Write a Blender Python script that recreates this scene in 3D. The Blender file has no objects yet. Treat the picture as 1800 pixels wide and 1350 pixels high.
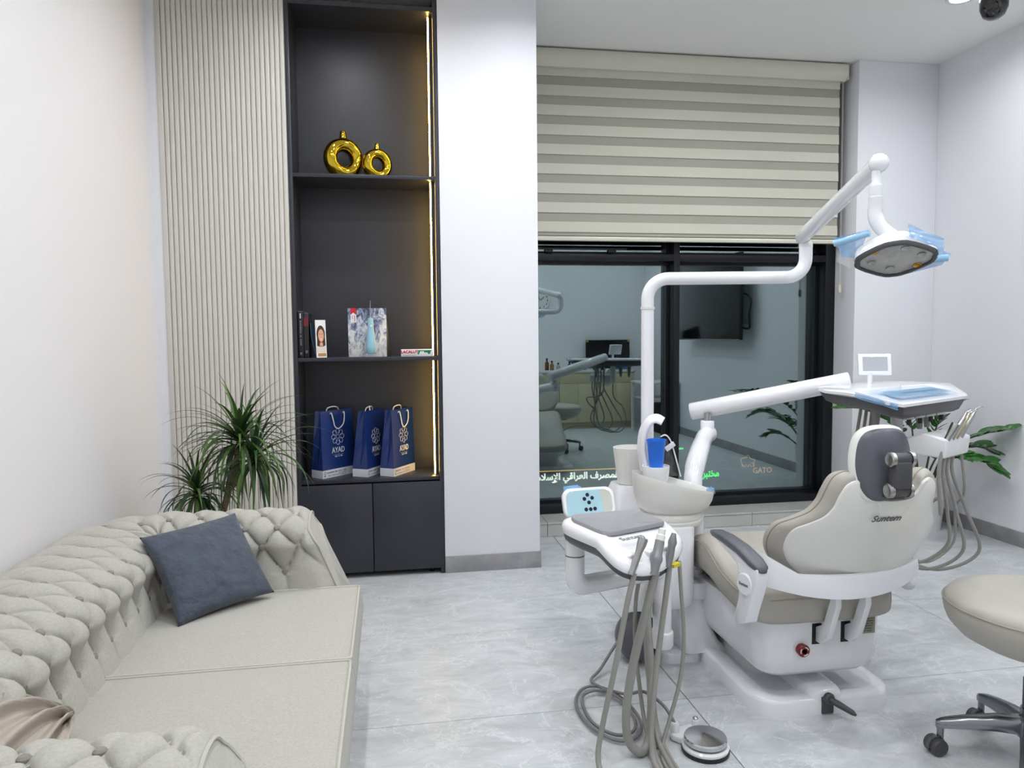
import bpy, bmesh, math, random
from mathutils import Vector, Matrix, noise
random.seed(7)
scn = bpy.context.scene
COL = scn.collection
pi = math.pi

# ---------------------------------------------------------------- camera
cam_d = bpy.data.cameras.new('camera')
cam_d.sensor_width = 36.0
cam_d.lens = 25.948
cam_d.clip_start = 0.05
cam_d.clip_end = 200
cam = bpy.data.objects.new('camera', cam_d)
COL.objects.link(cam)
scn.camera = cam
YAW, PIT, ROL, CAMH = 0.164994507, 0.0660990016, 0.00963849131, 1.45
_f = Vector((math.sin(YAW)*math.cos(PIT), math.cos(YAW)*math.cos(PIT), -math.sin(PIT)))
_r = Vector((math.cos(YAW), -math.sin(YAW), 0))
_d = _f.cross(_r)
_r2 = math.cos(ROL)*_r + math.sin(ROL)*_d
_d2 = -math.sin(ROL)*_r + math.cos(ROL)*_d
cam.matrix_world = Matrix((( _r2.x, -_d2.x, -_f.x, 0), (_r2.y, -_d2.y, -_f.y, 0),
                           (_r2.z, -_d2.z, -_f.z, CAMH), (0, 0, 0, 1)))

# ---------------------------------------------------------------- world and exposure
w = bpy.data.worlds.new('night')
scn.world = w
w.use_nodes = True
w.node_tree.nodes['Background'].inputs[0].default_value = (0.012, 0.016, 0.028, 1)
w.node_tree.nodes['Background'].inputs[1].default_value = 0.25
scn.view_settings.view_transform = 'Standard'
scn.view_settings.look = 'None'
scn.view_settings.exposure = 0.0
scn.view_settings.gamma = 1.0
scn.view_settings.use_curve_mapping = False
LAMP_W = 7.7            # watts of each ceiling downlight
LAMP_COL = (0.975, 0.985, 1.0)
CEIL = 3.46
scn.cycles.caustics_reflective = False
scn.cycles.caustics_refractive = False

# ---------------------------------------------------------------- materials
def lin(c):
    return tuple(((v/255)/12.92 if v/255 <= 0.04045 else ((v/255+0.055)/1.055)**2.4) for v in c)
MATS = {}
def mat(name, rgb, rough=0.5, metal=0.0, spec=0.5, coat=0.0, bump=None, noise_c=None, emit=None, alpha=None, sheen=0.0, trans=0.0):
    """rgb: sRGB 0-255. bump=(scale,strength). noise_c=(scale,rgb2,amount)"""
    if name in MATS: return MATS[name]
    m = bpy.data.materials.new(name); m.use_nodes = True
    nt = m.node_tree; b = nt.nodes['Principled BSDF']
    c = lin(rgb)+(1,)
    b.inputs['Base Color'].default_value = c
    b.inputs['Roughness'].default_value = rough
    b.inputs['Metallic'].default_value = metal
    b.inputs['Specular IOR Level'].default_value = spec
    b.inputs['Coat Weight'].default_value = coat
    b.inputs['Coat Roughness'].default_value = 0.05
    b.inputs['Sheen Weight'].default_value = sheen
    b.inputs['Transmission Weight'].default_value = trans
    if alpha is not None: b.inputs['Alpha'].default_value = alpha
    tc = nt.nodes.new('ShaderNodeTexCoord')
    if noise_c:
        n = nt.nodes.new('ShaderNodeTexNoise'); n.inputs['Scale'].default_value = noise_c[0]; n.inputs['Detail'].default_value = 4
        nt.links.new(tc.outputs['Object'], n.inputs['Vector'])
        r = nt.nodes.new('ShaderNodeValToRGB'); r.color_ramp.elements[0].position = 0.35; r.color_ramp.elements[1].position = 0.68
        r.color_ramp.elements[0].color = c
        c2 = lin(noise_c[1]); a = noise_c[2]
        r.color_ramp.elements[1].color = tuple(c[i]*(1-a)+c2[i]*a for i in range(3))+(1,)
        nt.links.new(n.outputs['Fac'], r.inputs['Fac']); nt.links.new(r.outputs['Color'], b.inputs['Base Color'])
    if bump:
        n2 = nt.nodes.new('ShaderNodeTexNoise'); n2.inputs['Scale'].default_value = bump[0]; n2.inputs['Detail'].default_value = 5
        nt.links.new(tc.outputs['Object'], n2.inputs['Vector'])
        bp = nt.nodes.new('ShaderNodeBump'); bp.inputs['Strength'].default_value = bump[1]; bp.inputs['Distance'].default_value = 0.01
        nt.links.new(n2.outputs['Fac'], bp.inputs['Height']); nt.links.new(bp.outputs['Normal'], b.inputs['Normal'])
    if emit:
        b.inputs['Emission Color'].default_value = lin(emit[0])+(1,)
        b.inputs['Emission Strength'].default_value = emit[1]
    MATS[name] = m
    return m

def node_mat(name):
    m = bpy.data.materials.new(name); m.use_nodes = True; MATS[name] = m
    return m, m.node_tree, m.node_tree.nodes['Principled BSDF']

WALL = mat('wall_paint', (236, 237, 241), 0.6, spec=0.3, bump=(60, 0.03))
WALLW = mat('wall_paint_warm', (236, 235, 236), 0.6, spec=0.3, bump=(60, 0.03))
CEILM = mat('ceiling_paint', (246, 246, 244), 0.8, spec=0.2)
SLAT = mat('beige_panel', (213, 209, 202), 0.5, spec=0.4)
SLATD = mat('beige_panel_groove', (186, 182, 174), 0.6)
CAB = mat('charcoal_laminate', (48, 50, 59), 0.38, spec=0.45, bump=(400, 0.02))
BLK = mat('black', (12, 12, 13), 0.45)
FRAME = mat('window_frame_black', (17, 18, 25), 0.35, spec=0.4)
BASEB = mat('baseboard_grey_stone', (142, 141, 144), 0.35, noise_c=(9, (166, 166, 168), 0.8))
GROUT = mat('grout', (112, 114, 118), 0.9)
SILLT = mat('sill_tile', (196, 197, 192), 0.3, noise_c=(5, (182, 184, 182), 0.9))
CREAM = mat('blind_cream', (208, 206, 191), 0.7, bump=(250, 0.05))
SHEER = mat('blind_sheer', (170, 168, 156), 0.8, bump=(250, 0.05))
CREAMP = mat('blind_cream_metal', (216, 214, 198), 0.35)
PLW = mat('glossy_white_plastic', (234, 235, 239), 0.16, spec=0.5, coat=0.35)
PLW2 = mat('satin_white_plastic', (222, 223, 227), 0.35)
PLIV = mat('ivory_plastic', (226, 226, 221), 0.3, coat=0.2)
PLG = mat('dark_grey_plastic', (88, 90, 98), 0.35)
PLG2 = mat('charcoal_plastic', (70, 70, 74), 0.4)
HOSE = mat('grey_hose', (146, 146, 140), 0.45)
CABLE = mat('cable_grey', (120, 121, 124), 0.45)
LEATH = mat('beige_leather', (174, 170, 161), 0.42, spec=0.4, bump=(220, 0.06))
LEATHD = mat('taupe_leather_side', (150, 145, 134), 0.45, bump=(220, 0.06))
CHROME = mat('chrome', (205, 206, 208), 0.16, metal=1.0)
STEEL = mat('brushed_steel', (176, 176, 174), 0.28, metal=1.0)
STEELD = mat('polished_grey_metal', (140, 141, 145), 0.22, metal=1.0)
GOLD = mat('gold_glaze', (206, 176, 52), 0.06, metal=1.0)
SOFA = mat('sofa_velvet', (184, 182, 175), 0.9, spec=0.10, sheen=0.10, bump=(600, 0.22), noise_c=(160, (172, 170, 162), 0.9))
SOFAB = mat('sofa_button', (138, 134, 124), 0.8)
PIPING = mat('sofa_piping', (186, 184, 173), 0.8)
PILL = mat('pillow_slate', (72, 80, 94), 0.8, sheen=0.2, bump=(34, 0.9), noise_c=(22, (60, 67, 80), 0.9))
THROW = mat('throw_linen', (178, 169, 158), 0.9, bump=(300, 0.2))
LEAF = mat('dracaena_leaf', (66, 98, 44), 0.45, spec=0.4, noise_c=(8, (88, 120, 52), 0.8))
LEAF2 = mat('dracaena_leaf_dark', (38, 62, 36), 0.45, spec=0.4, noise_c=(8, (56, 84, 46), 0.8))
LEAFZ = mat('zz_leaf', (40, 92, 36), 0.25, spec=0.5, noise_c=(5, (58, 112, 46), 0.9))
STEMZ = mat('zz_stem', (70, 84, 50), 0.5)
BARK = mat('bark', (128, 116, 98), 0.9, bump=(60, 0.5))
SOIL = mat('soil', (60, 48, 38), 1.0)
POTW = mat('white_pot', (226, 226, 226), 0.35)
BLUEF = mat('blue_film', (150, 196, 228), 0.12, spec=0.6, coat=0.5)
BLUEF2 = mat('blue_film_pale', (168, 205, 218), 0.15, coat=0.5)
BLUECUP = mat('blue_cup', (20, 112, 226), 0.35)
BAGB = mat('bag_navy', (26, 50, 110), 0.32, spec=0.7)
BAGW = mat('bag_white', (214, 216, 222), 0.5)
FOIL = mat('silver_print', (196, 198, 204), 0.4)
ROPE = mat('cord_white', (222, 220, 212), 0.6)
INK = mat('ink', (60, 64, 76), 0.5)
RED = mat('red_print', (196, 30, 48), 0.5)
GREENP = mat('green_print', (20, 140, 90), 0.5)
WHITEP = mat('white_print', (236, 236, 234), 0.45)
GREYP = mat('grey_print', (120, 122, 126), 0.5)

def film_mat():
    m, nt, b = node_mat('clear_film')
    b.inputs['Base Color'].default_value = (0.9, 0.95, 1, 1); b.inputs['Roughness'].default_value = 0.08
    b.inputs['Alpha'].default_value = 0.22
    return m
FILM = film_mat()
def bluefilm_mat():
    m, nt, b = node_mat('blue_film_translucent')
    b.inputs['Base Color'].default_value = lin((120, 180, 232))+(1,); b.inputs['Roughness'].default_value = 0.1
    b.inputs['Alpha'].default_value = 0.58
    tc = nt.nodes.new('ShaderNodeTexCoord'); n = nt.nodes.new('ShaderNodeTexNoise'); n.inputs['Scale'].default_value = 40
    nt.links.new(tc.outputs['Object'], n.inputs['Vector'])
    bp = nt.nodes.new('ShaderNodeBump'); bp.inputs['Strength'].default_value = 0.6; bp.inputs['Distance'].default_value = 0.01
    nt.links.new(n.outputs['Fac'], bp.inputs['Height']); nt.links.new(bp.outputs['Normal'], b.inputs['Normal'])
    return m
BFILM = bluefilm_mat()
BFILM_T = BFILM.copy(); BFILM_T.name = 'blue_film_thin'; BFILM_T.node_tree.nodes['Principled BSDF'].inputs['Alpha'].default_value = 0.34

def tile_mat():
    m, nt, b = node_mat('floor_marble')
    tc = nt.nodes.new('ShaderNodeTexCoord'); oi = nt.nodes.new('ShaderNodeObjectInfo')
    mul = nt.nodes.new('ShaderNodeVectorMath'); mul.operation = 'SCALE'; mul.inputs['Scale'].default_value = 37.0
    comb = nt.nodes.new('ShaderNodeCombineXYZ'); nt.links.new(oi.outputs['Random'], comb.inputs[0]); nt.links.new(oi.outputs['Random'], comb.inputs[1])
    nt.links.new(comb.outputs[0], mul.inputs[0])
    add = nt.nodes.new('ShaderNodeVectorMath'); nt.links.new(tc.outputs['Object'], add.inputs[0]); nt.links.new(mul.outputs[0], add.inputs[1])
    st = nt.nodes.new('ShaderNodeMapping'); st.inputs['Scale'].default_value = (1.0, 2.2, 1.0); st.inputs['Rotation'].default_value = (0, 0, 0.35)
    nt.links.new(add.outputs[0], st.inputs['Vector'])
    n1 = nt.nodes.new('ShaderNodeTexNoise'); n1.inputs['Scale'].default_value = 4.5; n1.inputs['Detail'].default_value = 9; n1.inputs['Roughness'].default_value = 0.72; n1.inputs['Distortion'].default_value = 0.8
    nt.links.new(st.outputs[0], n1.inputs['Vector'])
    r1 = nt.nodes.new('ShaderNodeValToRGB'); e = r1.color_ramp.elements
    e[0].position = 0.32; e[0].color = lin((178, 183, 186))+(1,); e[1].position = 0.66; e[1].color = lin((210, 213, 216))+(1,)
    nt.links.new(n1.outputs['Fac'], r1.inputs['Fac'])
    # thin pale veins: where a second noise crosses the middle
    n2 = nt.nodes.new('ShaderNodeTexNoise'); n2.inputs['Scale'].default_value = 3.0; n2.inputs['Detail'].default_value = 9; n2.inputs['Roughness'].default_value = 0.65; n2.inputs['Distortion'].default_value = 1.2
    nt.links.new(add.outputs[0], n2.inputs['Vector'])
    s = nt.nodes.new('ShaderNodeMath'); s.operation = 'SUBTRACT'; s.inputs[1].default_value = 0.5; nt.links.new(n2.outputs['Fac'], s.inputs[0])
    ab = nt.nodes.new('ShaderNodeMath'); ab.operation = 'ABSOLUTE'; nt.links.new(s.outputs[0], ab.inputs[0])
    r2 = nt.nodes.new('ShaderNodeValToRGB'); e = r2.color_ramp.elements
    e[0].position = 0.0; e[0].color = (0.55, 0.55, 0.55, 1); e[1].position = 0.010; e[1].color = (0, 0, 0, 1)
    nt.links.new(ab.outputs[0], r2.inputs['Fac'])
    mx = nt.nodes.new('ShaderNodeMixRGB'); mx.inputs[2].default_value = lin((236, 238, 242))+(1,)
    nt.links.new(r2.outputs['Color'], mx.inputs[0]); nt.links.new(r1.outputs['Color'], mx.inputs[1])
    nt.links.new(mx.outputs[0], b.inputs['Base Color'])
    b.inputs['Roughness'].default_value = 0.34; b.inputs['Specular IOR Level'].default_value = 0.4
    return m
TILE = tile_mat()

def glass_mat():
    m = bpy.data.materials.new('window_glass_coated'); m.use_nodes = True; nt = m.node_tree
    nt.nodes.remove(nt.nodes['Principled BSDF'])
    out = nt.nodes['Material Output']
    t = nt.nodes.new('ShaderNodeBsdfTransparent'); t.inputs[0].default_value = (0.72, 0.8, 0.8, 1)
    g = nt.nodes.new('ShaderNodeBsdfGlossy'); g.inputs['Roughness'].default_value = 0.0; g.inputs[0].default_value = (0.80, 0.95, 0.97, 1)
    mx = nt.nodes.new('ShaderNodeMixShader'); mx.inputs[0].default_value = 0.26
    nt.links.new(t.outputs[0], mx.inputs[1]); nt.links.new(g.outputs[0], mx.inputs[2]); nt.links.new(mx.outputs[0], out.inputs[0])
    return m
GLASS = glass_mat()

def emis(name, rgb, s):
    m = bpy.data.materials.new(name); m.use_nodes = True; nt = m.node_tree; b = nt.nodes['Principled BSDF']
    b.inputs['Base Color'].default_value = lin(rgb)+(1,)
    b.inputs['Emission Color'].default_value = lin(rgb)+(1,); b.inputs['Emission Strength'].default_value = s
    return m
LED = emis('warm_led', (255, 206, 105), 55.0)
LAMPE = emis('downlight_glow', (245, 250, 255), 9.0)
SIGNW = emis('sign_white_glow', (255, 250, 236), 1.9)
SIGNO = emis('sign_orange_glow', (255, 190, 90), 1.3)
SIGNG = emis('sign_green_glow', (20, 255, 90), 1.7)
SIGNA = emis('sign_amber_glow', (230, 160, 100), 0.9)

# ---------------------------------------------------------------- mesh helpers
WL = {}          # world location of every object's origin
class MB:
    def __init__(s, xf=None):
        s.v = []; s.f = []; s.m = []; s.xf = xf or Matrix.Identity(4); s.cur = 0
    def add(s, vs, fs, mi=None):
        o = len(s.v); mi = s.cur if mi is None else mi
        s.v += [s.xf @ Vector(p) for p in vs]
        s.f += [tuple(i+o for i in f) for f in fs]; s.m += [mi]*len(fs)
        return s
    def box(s, x0, x1, y0, y1, z0, z1, mi=None, R=None):
        vs = [Vector((x, y, z)) for z in (z0, z1) for y in (y0, y1) for x in (x0, x1)]
        if R is not None:
            c = Vector(((x0+x1)/2, (y0+y1)/2, (z0+z1)/2)); vs = [c + R @ (p-c) for p in vs]
        return s.add(vs, [(0,2,3,1),(4,5,7,6),(0,1,5,4),(2,6,7,3),(0,4,6,2),(1,3,7,5)], mi)
    def prism(s, poly, fn0, fn1, mi=None):
        n = len(poly); vs = [fn0(*p) for p in poly] + [fn1(*p) for p in poly]
        fs = [tuple(reversed(range(n))), tuple(range(n, 2*n))] + [(i, (i+1) % n, n+(i+1) % n, n+i) for i in range(n)]
        return s.add(vs, fs, mi)
    def loft(s, rings, cap=True, closed=True, mi=None):
        n = len(rings[0]); vs = [p for r in rings for p in r]; fs = []
        for k in range(len(rings)-1):
            for i in range(n if closed else n-1):
                a = k*n+i; b = k*n+(i+1) % n
                fs.append((a, b, b+n, a+n))
        if cap and closed:
            fs.append(tuple(reversed(range(n)))); fs.append(tuple(range((len(rings)-1)*n, len(rings)*n)))
        return s.add(vs, fs, mi)
    def lathe(s, prof, c=(0,0,0), seg=24, axis='Z', mi=None, R=None, sx=1, sy=1, cap=True):
        rings = []
        c = Vector(c)
        for r, h in prof:
            ring = []
            for i in range(seg):
                a = 2*pi*i/seg; p = Vector((r*math.cos(a)*sx, r*math.sin(a)*sy, h))
                if axis == 'X': p = Vector((p.z, p.x, p.y))
                elif axis == 'Y': p = Vector((p.y, p.z, p.x))
                if R is not None: p = R @ p
                ring.append(c+p)
            rings.append(ring)
        return s.loft(rings, cap=cap, mi=mi)
    def tube(s, pts, r, seg=10, mi=None, cap=True, flat=None):
        pts = [Vector(p) for p in pts]; n = len(pts)
        rs = r if isinstance(r, (list, tuple)) else [r]*n
        t0 = (pts[1]-pts[0]).normalized()
        up = Vector((0,0,1)) if abs(t0.z) < 0.9 else Vector((1,0,0))
        nrm = (up - t0*up.dot(t0)).normalized(); rings = []
        for i in range(n):
            t = (pts[min(i+1, n-1)]-pts[max(i-1, 0)]).normalized()
            nrm = (nrm - t*nrm.dot(t)).normalized(); bn = t.cross(nrm)
            fx, fy = flat if flat else (1, 1)
            rings.append([pts[i] + (nrm*math.cos(2*pi*k/seg)*fx + bn*math.sin(2*pi*k/seg)*fy)*rs[i] for k in range(seg)])
        return s.loft(rings, cap=cap, mi=mi)
    def sphere(s, c, r, seg=16, rings=10, mi=None, sc=(1,1,1), R=None):
        prof = [(max(1e-4, r*math.sin(pi*k/rings)), -r*math.cos(pi*k/rings)) for k in range(rings+1)]
        c = Vector(c); rr = []
        for q, h in prof:
            ring = []
            for i in range(seg):
                a = 2*pi*i/seg; p = Vector((q*math.cos(a)*sc[0], q*math.sin(a)*sc[1], h*sc[2]))
                if R is not None: p = R @ p
                ring.append(c+p)
            rr.append(ring)
        return s.loft(rr, mi=mi)
    def grid(s, fn, nu, nv, mi=None, cu=False):
        vs = [fn(i/(nu-1), j/(nv-1)) for j in range(nv) for i in range(nu)]
        fs = [(j*nu+i, j*nu+i+1, (j+1)*nu+i+1, (j+1)*nu+i) for j in range(nv-1) for i in range(nu-1)]
        return s.add(vs, fs, mi)
    def build(s, name, mats, parent=None, smooth=True, bevel=0, seg=2, sub=0, angle=35, origin=None, solid=0, bang=30):
        me = bpy.data.meshes.new(name)
        if origin is None:
            xs = [p.x for p in s.v]; ys = [p.y for p in s.v]; zs = [p.z for p in s.v]
            origin = Vector(((min(xs)+max(xs))/2, (min(ys)+max(ys))/2, min(zs)))
        origin = Vector(origin)
        me.from_pydata([p-origin for p in s.v], [], s.f)
        for m in (mats if isinstance(mats, (list, tuple)) else [mats]): me.materials.append(m)
        me.polygons.foreach_set('material_index', s.m)
        bm = bmesh.new(); bm.from_mesh(me)
        bmesh.ops.remove_doubles(bm, verts=bm.verts, dist=1e-5)
        bmesh.ops.recalc_face_normals(bm, faces=bm.faces)
        if bevel:
            es = [e for e in bm.edges if len(e.link_faces) == 2 and e.calc_face_angle(0) > math.radians(bang)]
            bmesh.ops.bevel(bm, geom=es, offset=bevel, segments=seg, profile=0.5, affect='EDGES', clamp_overlap=True)
        bm.to_mesh(me); bm.free()
        if smooth:
            me.polygons.foreach_set('use_smooth', [True]*len(me.polygons))
            me.set_sharp_from_angle(angle=math.radians(angle))
        me.update()
        return link(name, me, parent, origin, sub, solid)
def link(name, me, parent, origin, sub=0, solid=0):
    o = bpy.data.objects.new(name, me); COL.objects.link(o)
    origin = Vector(origin)
    if parent is not None:
        o.parent = parent; o.location = origin - WL[parent.name]
    else: o.location = origin
    WL[o.name] = origin
    if solid:
        md = o.modifiers.new('solid', 'SOLIDIFY'); md.thickness = solid
    if sub:
        md = o.modifiers.new('sub', 'SUBSURF'); md.levels = sub; md.render_levels = sub
    return o
def root(name, loc, label, cat, group=None):
    o = bpy.data.objects.new(name, None); COL.objects.link(o); o.location = loc; o.empty_display_size = 0.05
    WL[o.name] = Vector(loc)
    return tag(o, label, cat, group)
def tag(o, label, cat, group=None):
    o['label'] = label; o['category'] = cat
    if group: o['group'] = group
    return o
def struct(o, label=None):
    o['kind'] = 'structure'
    if label: o['label'] = label
    return o
def box(name, x0, x1, y0, y1, z0, z1, m, parent=None, bevel=0.0, seg=2, R=None):
    return MB().box(x0, x1, y0, y1, z0, z1, R=R).build(name, m, parent, bevel=bevel, seg=seg)
def arc(c, r, a0, a1, n, plane='XZ'):
    out = []
    for i in range(n+1):
        a = a0+(a1-a0)*i/n; u, v = r*math.cos(a), r*math.sin(a)
        out.append(Vector(c)+{'XZ': Vector((u,0,v)), 'XY': Vector((u,v,0)), 'YZ': Vector((0,u,v))}[plane])
    return out
def rrect(x0, x1, y0, y1, r, n=5):
    out = []
    for cx, cy, a in ((x1-r, y1-r, 0), (x0+r, y1-r, pi/2), (x0+r, y0+r, pi), (x1-r, y0+r, 1.5*pi)):
        for i in range(n+1):
            t = a+pi/2*i/n; out.append((cx+r*math.cos(t), cy+r*math.sin(t)))
    return out
def spline(pts, n=8):
    """Catmull-Rom through points"""
    P = [Vector(p) for p in pts]; P = [P[0]*2-P[1]]+P+[P[-1]*2-P[-2]]; out = []
    for i in range(1, len(P)-2):
        for k in range(n):
            t = k/n; a, b, c, d = P[i-1], P[i], P[i+1], P[i+2]
            out.append(0.5*((2*b)+(c-a)*t+(2*a-5*b+4*c-d)*t*t+(3*b-a-3*c+d)*t*t*t))
    out.append(P[-2]); return out
def text(body, size, m, xf, parent, name='lettering', extrude=0.0006, shear=0.0, bold=0.0, align='CENTER', label=None):
    """text in local XY, reading along +X, facing +Z, placed by xf"""
    c = bpy.data.curves.new('t', 'FONT'); c.body = body; c.size = size; c.extrude = extrude; c.shear = shear
    c.align_x = align; c.align_y = 'CENTER'; c.offset = bold; c.resolution_u = 3
    o = bpy.data.objects.new('t', c); COL.objects.link(o); bpy.context.view_layer.update()
    me = bpy.data.meshes.new_from_object(o)
    bpy.data.objects.remove(o); me.materials.clear(); me.materials.append(m); me.name = name
    org = xf @ Vector((0, 0, 0))
    me.transform(Matrix.Translation(-org) @ xf)
    ob = link(name, me, parent, org)
    if label: ob['label'] = label
    return ob
def frame_xf(o, ex, ey):
    ex = Vector(ex).normalized(); ey = Vector(ey); ey = (ey-ex*ey.dot(ex)).normalized(); ez = ex.cross(ey); o = Vector(o)
    return Matrix(((ex.x, ey.x, ez.x, o.x), (ex.y, ey.y, ez.y, o.y), (ex.z, ey.z, ez.z, o.z), (0, 0, 0, 1)))
def copy_tree(o, parent=None, loc=None):
    c = o.copy(); COL.objects.link(c); c.parent = parent
    if loc is not None: c.location = loc
    for ch in list(o.children): copy_tree(ch, c)
    return c
# ================================================================ THE SETTING
XL, XR, YB = -1.284, 4.15, -0.62      # left wall, right wall, rear wall (behind the camera)
YP = 4.445                             # face of panel, cabinet and pillar
YW = 5.11                              # face of the window wall
XPL, XPR = 0.316, 0.908                # pillar
XW = 3.485                             # right edge of the window recess
YF, YG = 5.36, 5.50                    # window frame front, glass
YO = 5.62                              # outer face

# floor: grout bed and separate porcelain slabs
floor = struct(MB().box(XL-0.1, XR+0.1, YB-0.1, YO, -0.05, -0.006).build('floor', GROUT), 'light grey marble-look tiled floor')
TX, TY, gap = 1.584, 0.807, 0.0035
x_lines = [1.144 + TX*k for k in range(-2, 3)]
y_lines = [2.698 + TY*k for k in range(-5, 4)]
tile_me = {}
for i in range(-2, 3):
    for j in range(-5, 4):
        x0 = max(1.144+TX*(i-1), XL-0.02)+gap/2; x1 = min(1.144+TX*i, XR+0.02)-gap/2
        y0 = max(2.698+TY*j, YB-0.02)+gap/2; y1 = min(2.698+TY*(j+1), YO-0.05)-gap/2
        if x1-x0 < 0.03 or y1-y0 < 0.03: continue
        key = (round(x1-x0, 3), round(y1-y0, 3)); cx, cy = (x0+x1)/2, (y0+y1)/2
        if key not in tile_me:
            o = MB().box(x0, x1, y0, y1, -0.006, 0.0).build('tile', TILE, floor, bevel=0.0012, seg=1)
            tile_me[key] = o.data
        else:
            o = link('tile', tile_me[key], floor, (cx, cy, -0.006))

struct(box('ceiling', XL-0.2, XR+0.2, YB-0.2, YO, CEIL, CEIL+0.1, CEILM))
struct(box('wall_left', XL-0.12, XL, YB-0.1, YP+0.4, 0, CEIL, WALLW))
struct(box('wall_right', XR, XR+0.12, YB-0.1, YO, 0, CEIL, WALL))
struct(box('wall_rear', XL-0.1, XR+0.1, YB-0.12, YB, 0, CEIL, WALL))
struct(box('wall_back', XL, XPL, YP+0.37, YP+0.47, 0, CEIL, WALL))
struct(box('wall_pillar', XPL, XPR, YP, YO, 0, CEIL, WALL, bevel=0.004))
struct(box('wall_window_side', XW, XR, YW, YO, 0, CEIL, WALL, bevel=0.004))
struct(box('trim_1', XL, -1.234, YP+0.004, YP+0.36, 0, CEIL, WALL), 'narrow white plaster strip beside the fluted panel')
bb = struct(box('baseboard_pillar', XPL+0.002, XPR+0.006, YP-0.008, YP+0.01, 0, 0.103, BASEB, bevel=0.001))
struct(box('baseboard_right', XR-0.011, XR+0.01, YB, YW, 0, 0.103, BASEB, bevel=0.001))
struct(box('baseboard_back', XW+0.004, XR-0.011, YW-0.011, YW+0.01, 0, 0.103, BASEB, bevel=0.001))
struct(box('baseboard_left', XL-0.01, XL+0.011, YB, YP, 0, 0.103, BASEB, bevel=0.001))
struct(box('baseboard_rear', XL+0.011, 1.2, YB-0.01, YB+0.011, 0, 0.103, BASEB, bevel=0.001))

# window sill kerb with tiles
sill = struct(box('sill_kerb', XPR, XW, YW+0.012, YO, 0, 0.088, GROUT), 'low tiled kerb under the window')
xs = [XPR, 1.10, 2.675, XW]
for k in range(3):
    box('tile', xs[k]+0.0015, xs[k+1]-0.0015, YW, YW+0.012, 0.002, 0.088, SILLT, sill, bevel=0.001, seg=1)
    box('tile', xs[k]+0.0015, xs[k+1]-0.0015, YW-0.004, YF+0.02, 0.090, 0.103, SILLT, sill, bevel=0.0015, seg=1)

# fluted wall panel: backing and slats
PX0, PX1 = -1.234, -0.547
panel = struct(box('wall_panel', PX0, PX1, YP+0.012, YP+0.03, 0, CEIL, SLATD), 'beige fluted wall panel')
nsl = 24; pit = (PX1-PX0-0.03)/nsl; sl_me = None
MB().box(PX0, PX0+0.028, YP-0.002, YP+0.012, 0, CEIL).build('slat', SLAT, panel, bevel=0.002)
for k in range(nsl):
    x0 = PX0+0.03+k*pit
    if sl_me is None:
        mb = MB(); mb.prism([(0.0, 0.014), (0.0, 0.004), (0.004, 0.0), (pit-0.0065, 0.0), (pit-0.0025, 0.004), (pit-0.0025, 0.014)],
                            lambda a, b: (x0+a, YP-0.002+b, 0), lambda a, b: (x0+a, YP-0.002+b, CEIL))
        o = mb.build('slat', SLAT, panel, smooth=True, angle=50); sl_me = o.data; o0 = WL[o.name]-Vector((x0, 0, 0))
    else:
        link('slat', sl_me, panel, o0+Vector((x0, 0, 0)))

# ---------------------------------------------------------------- window
win = bpy.data.objects.new('window_1', None); COL.objects.link(win); win.location = ((XPR+XW)/2, YF, 0.103); WL['window_1'] = Vector(win.location)
struct(win, 'black aluminium window with reflective panes')
zt0, zt1 = 1.998, 2.052                       # transom face
mx0, mx1 = 2.146, 2.193                       # mullion face
def fr(x0, x1, z0, z1, name='frame_bar', y0=YF, y1=YO-0.02): return box(name, x0, x1, y0, y1, z0, z1, FRAME, win, bevel=0.003)
fr(XPR+0.001, XW-0.001, 0.103, 0.165, 'bottom_rail')
fr(3.40, XW-0.002, 0.165, CEIL-0.02, 'jamb')
fr(XPR+0.001, XPR+0.05, 0.165, CEIL-0.02, 'jamb')
fr(mx0, mx1, 0.165, CEIL-0.02, 'mullion')
fr(XPR+0.05, mx0, zt0, zt1, 'transom'); fr(mx1, 3.40, zt0, zt1, 'transom')
fr(XPR+0.05, 3.40, CEIL-0.09, CEIL-0.02, 'top_rail')
# slim inner sashes round each pane, set back
def sash(x0, x1, z0, z1):
    for a in ((x0, x1, z0, z0+0.022), (x0, x1, z1-0.022, z1), (x0, x0+0.022, z0+0.022, z1-0.022), (x1-0.022, x1, z0+0.022, z1-0.022)):
        box('sash_bar', a[0], a[1], YG-0.035, YG+0.03, a[2], a[3], FRAME, win)
    box('pane', x0+0.02, x1-0.02, YG-0.004, YG+0.004, z0+0.02, z1-0.02, GLASS, win)
for (x0, x1) in ((XPR+0.05, mx0), (mx1, 3.40)):
    sash(x0, x1, 0.165, zt0); sash(x0, x1, zt1, CEIL-0.09)
# long black push handle of the top-hung light
hb = MB(); hb.box(1.075, 1.765, YF-0.035, YF-0.023, zt1+0.022, zt1+0.036)
h = hb.build('handle', BLK, win, bevel=0.003)
for x in (1.17, 1.65): box('handle_bracket', x-0.03, x+0.03, YF-0.036, YF+0.01, zt1+0.002, zt1+0.022, BLK, h, bevel=0.003)

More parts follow.
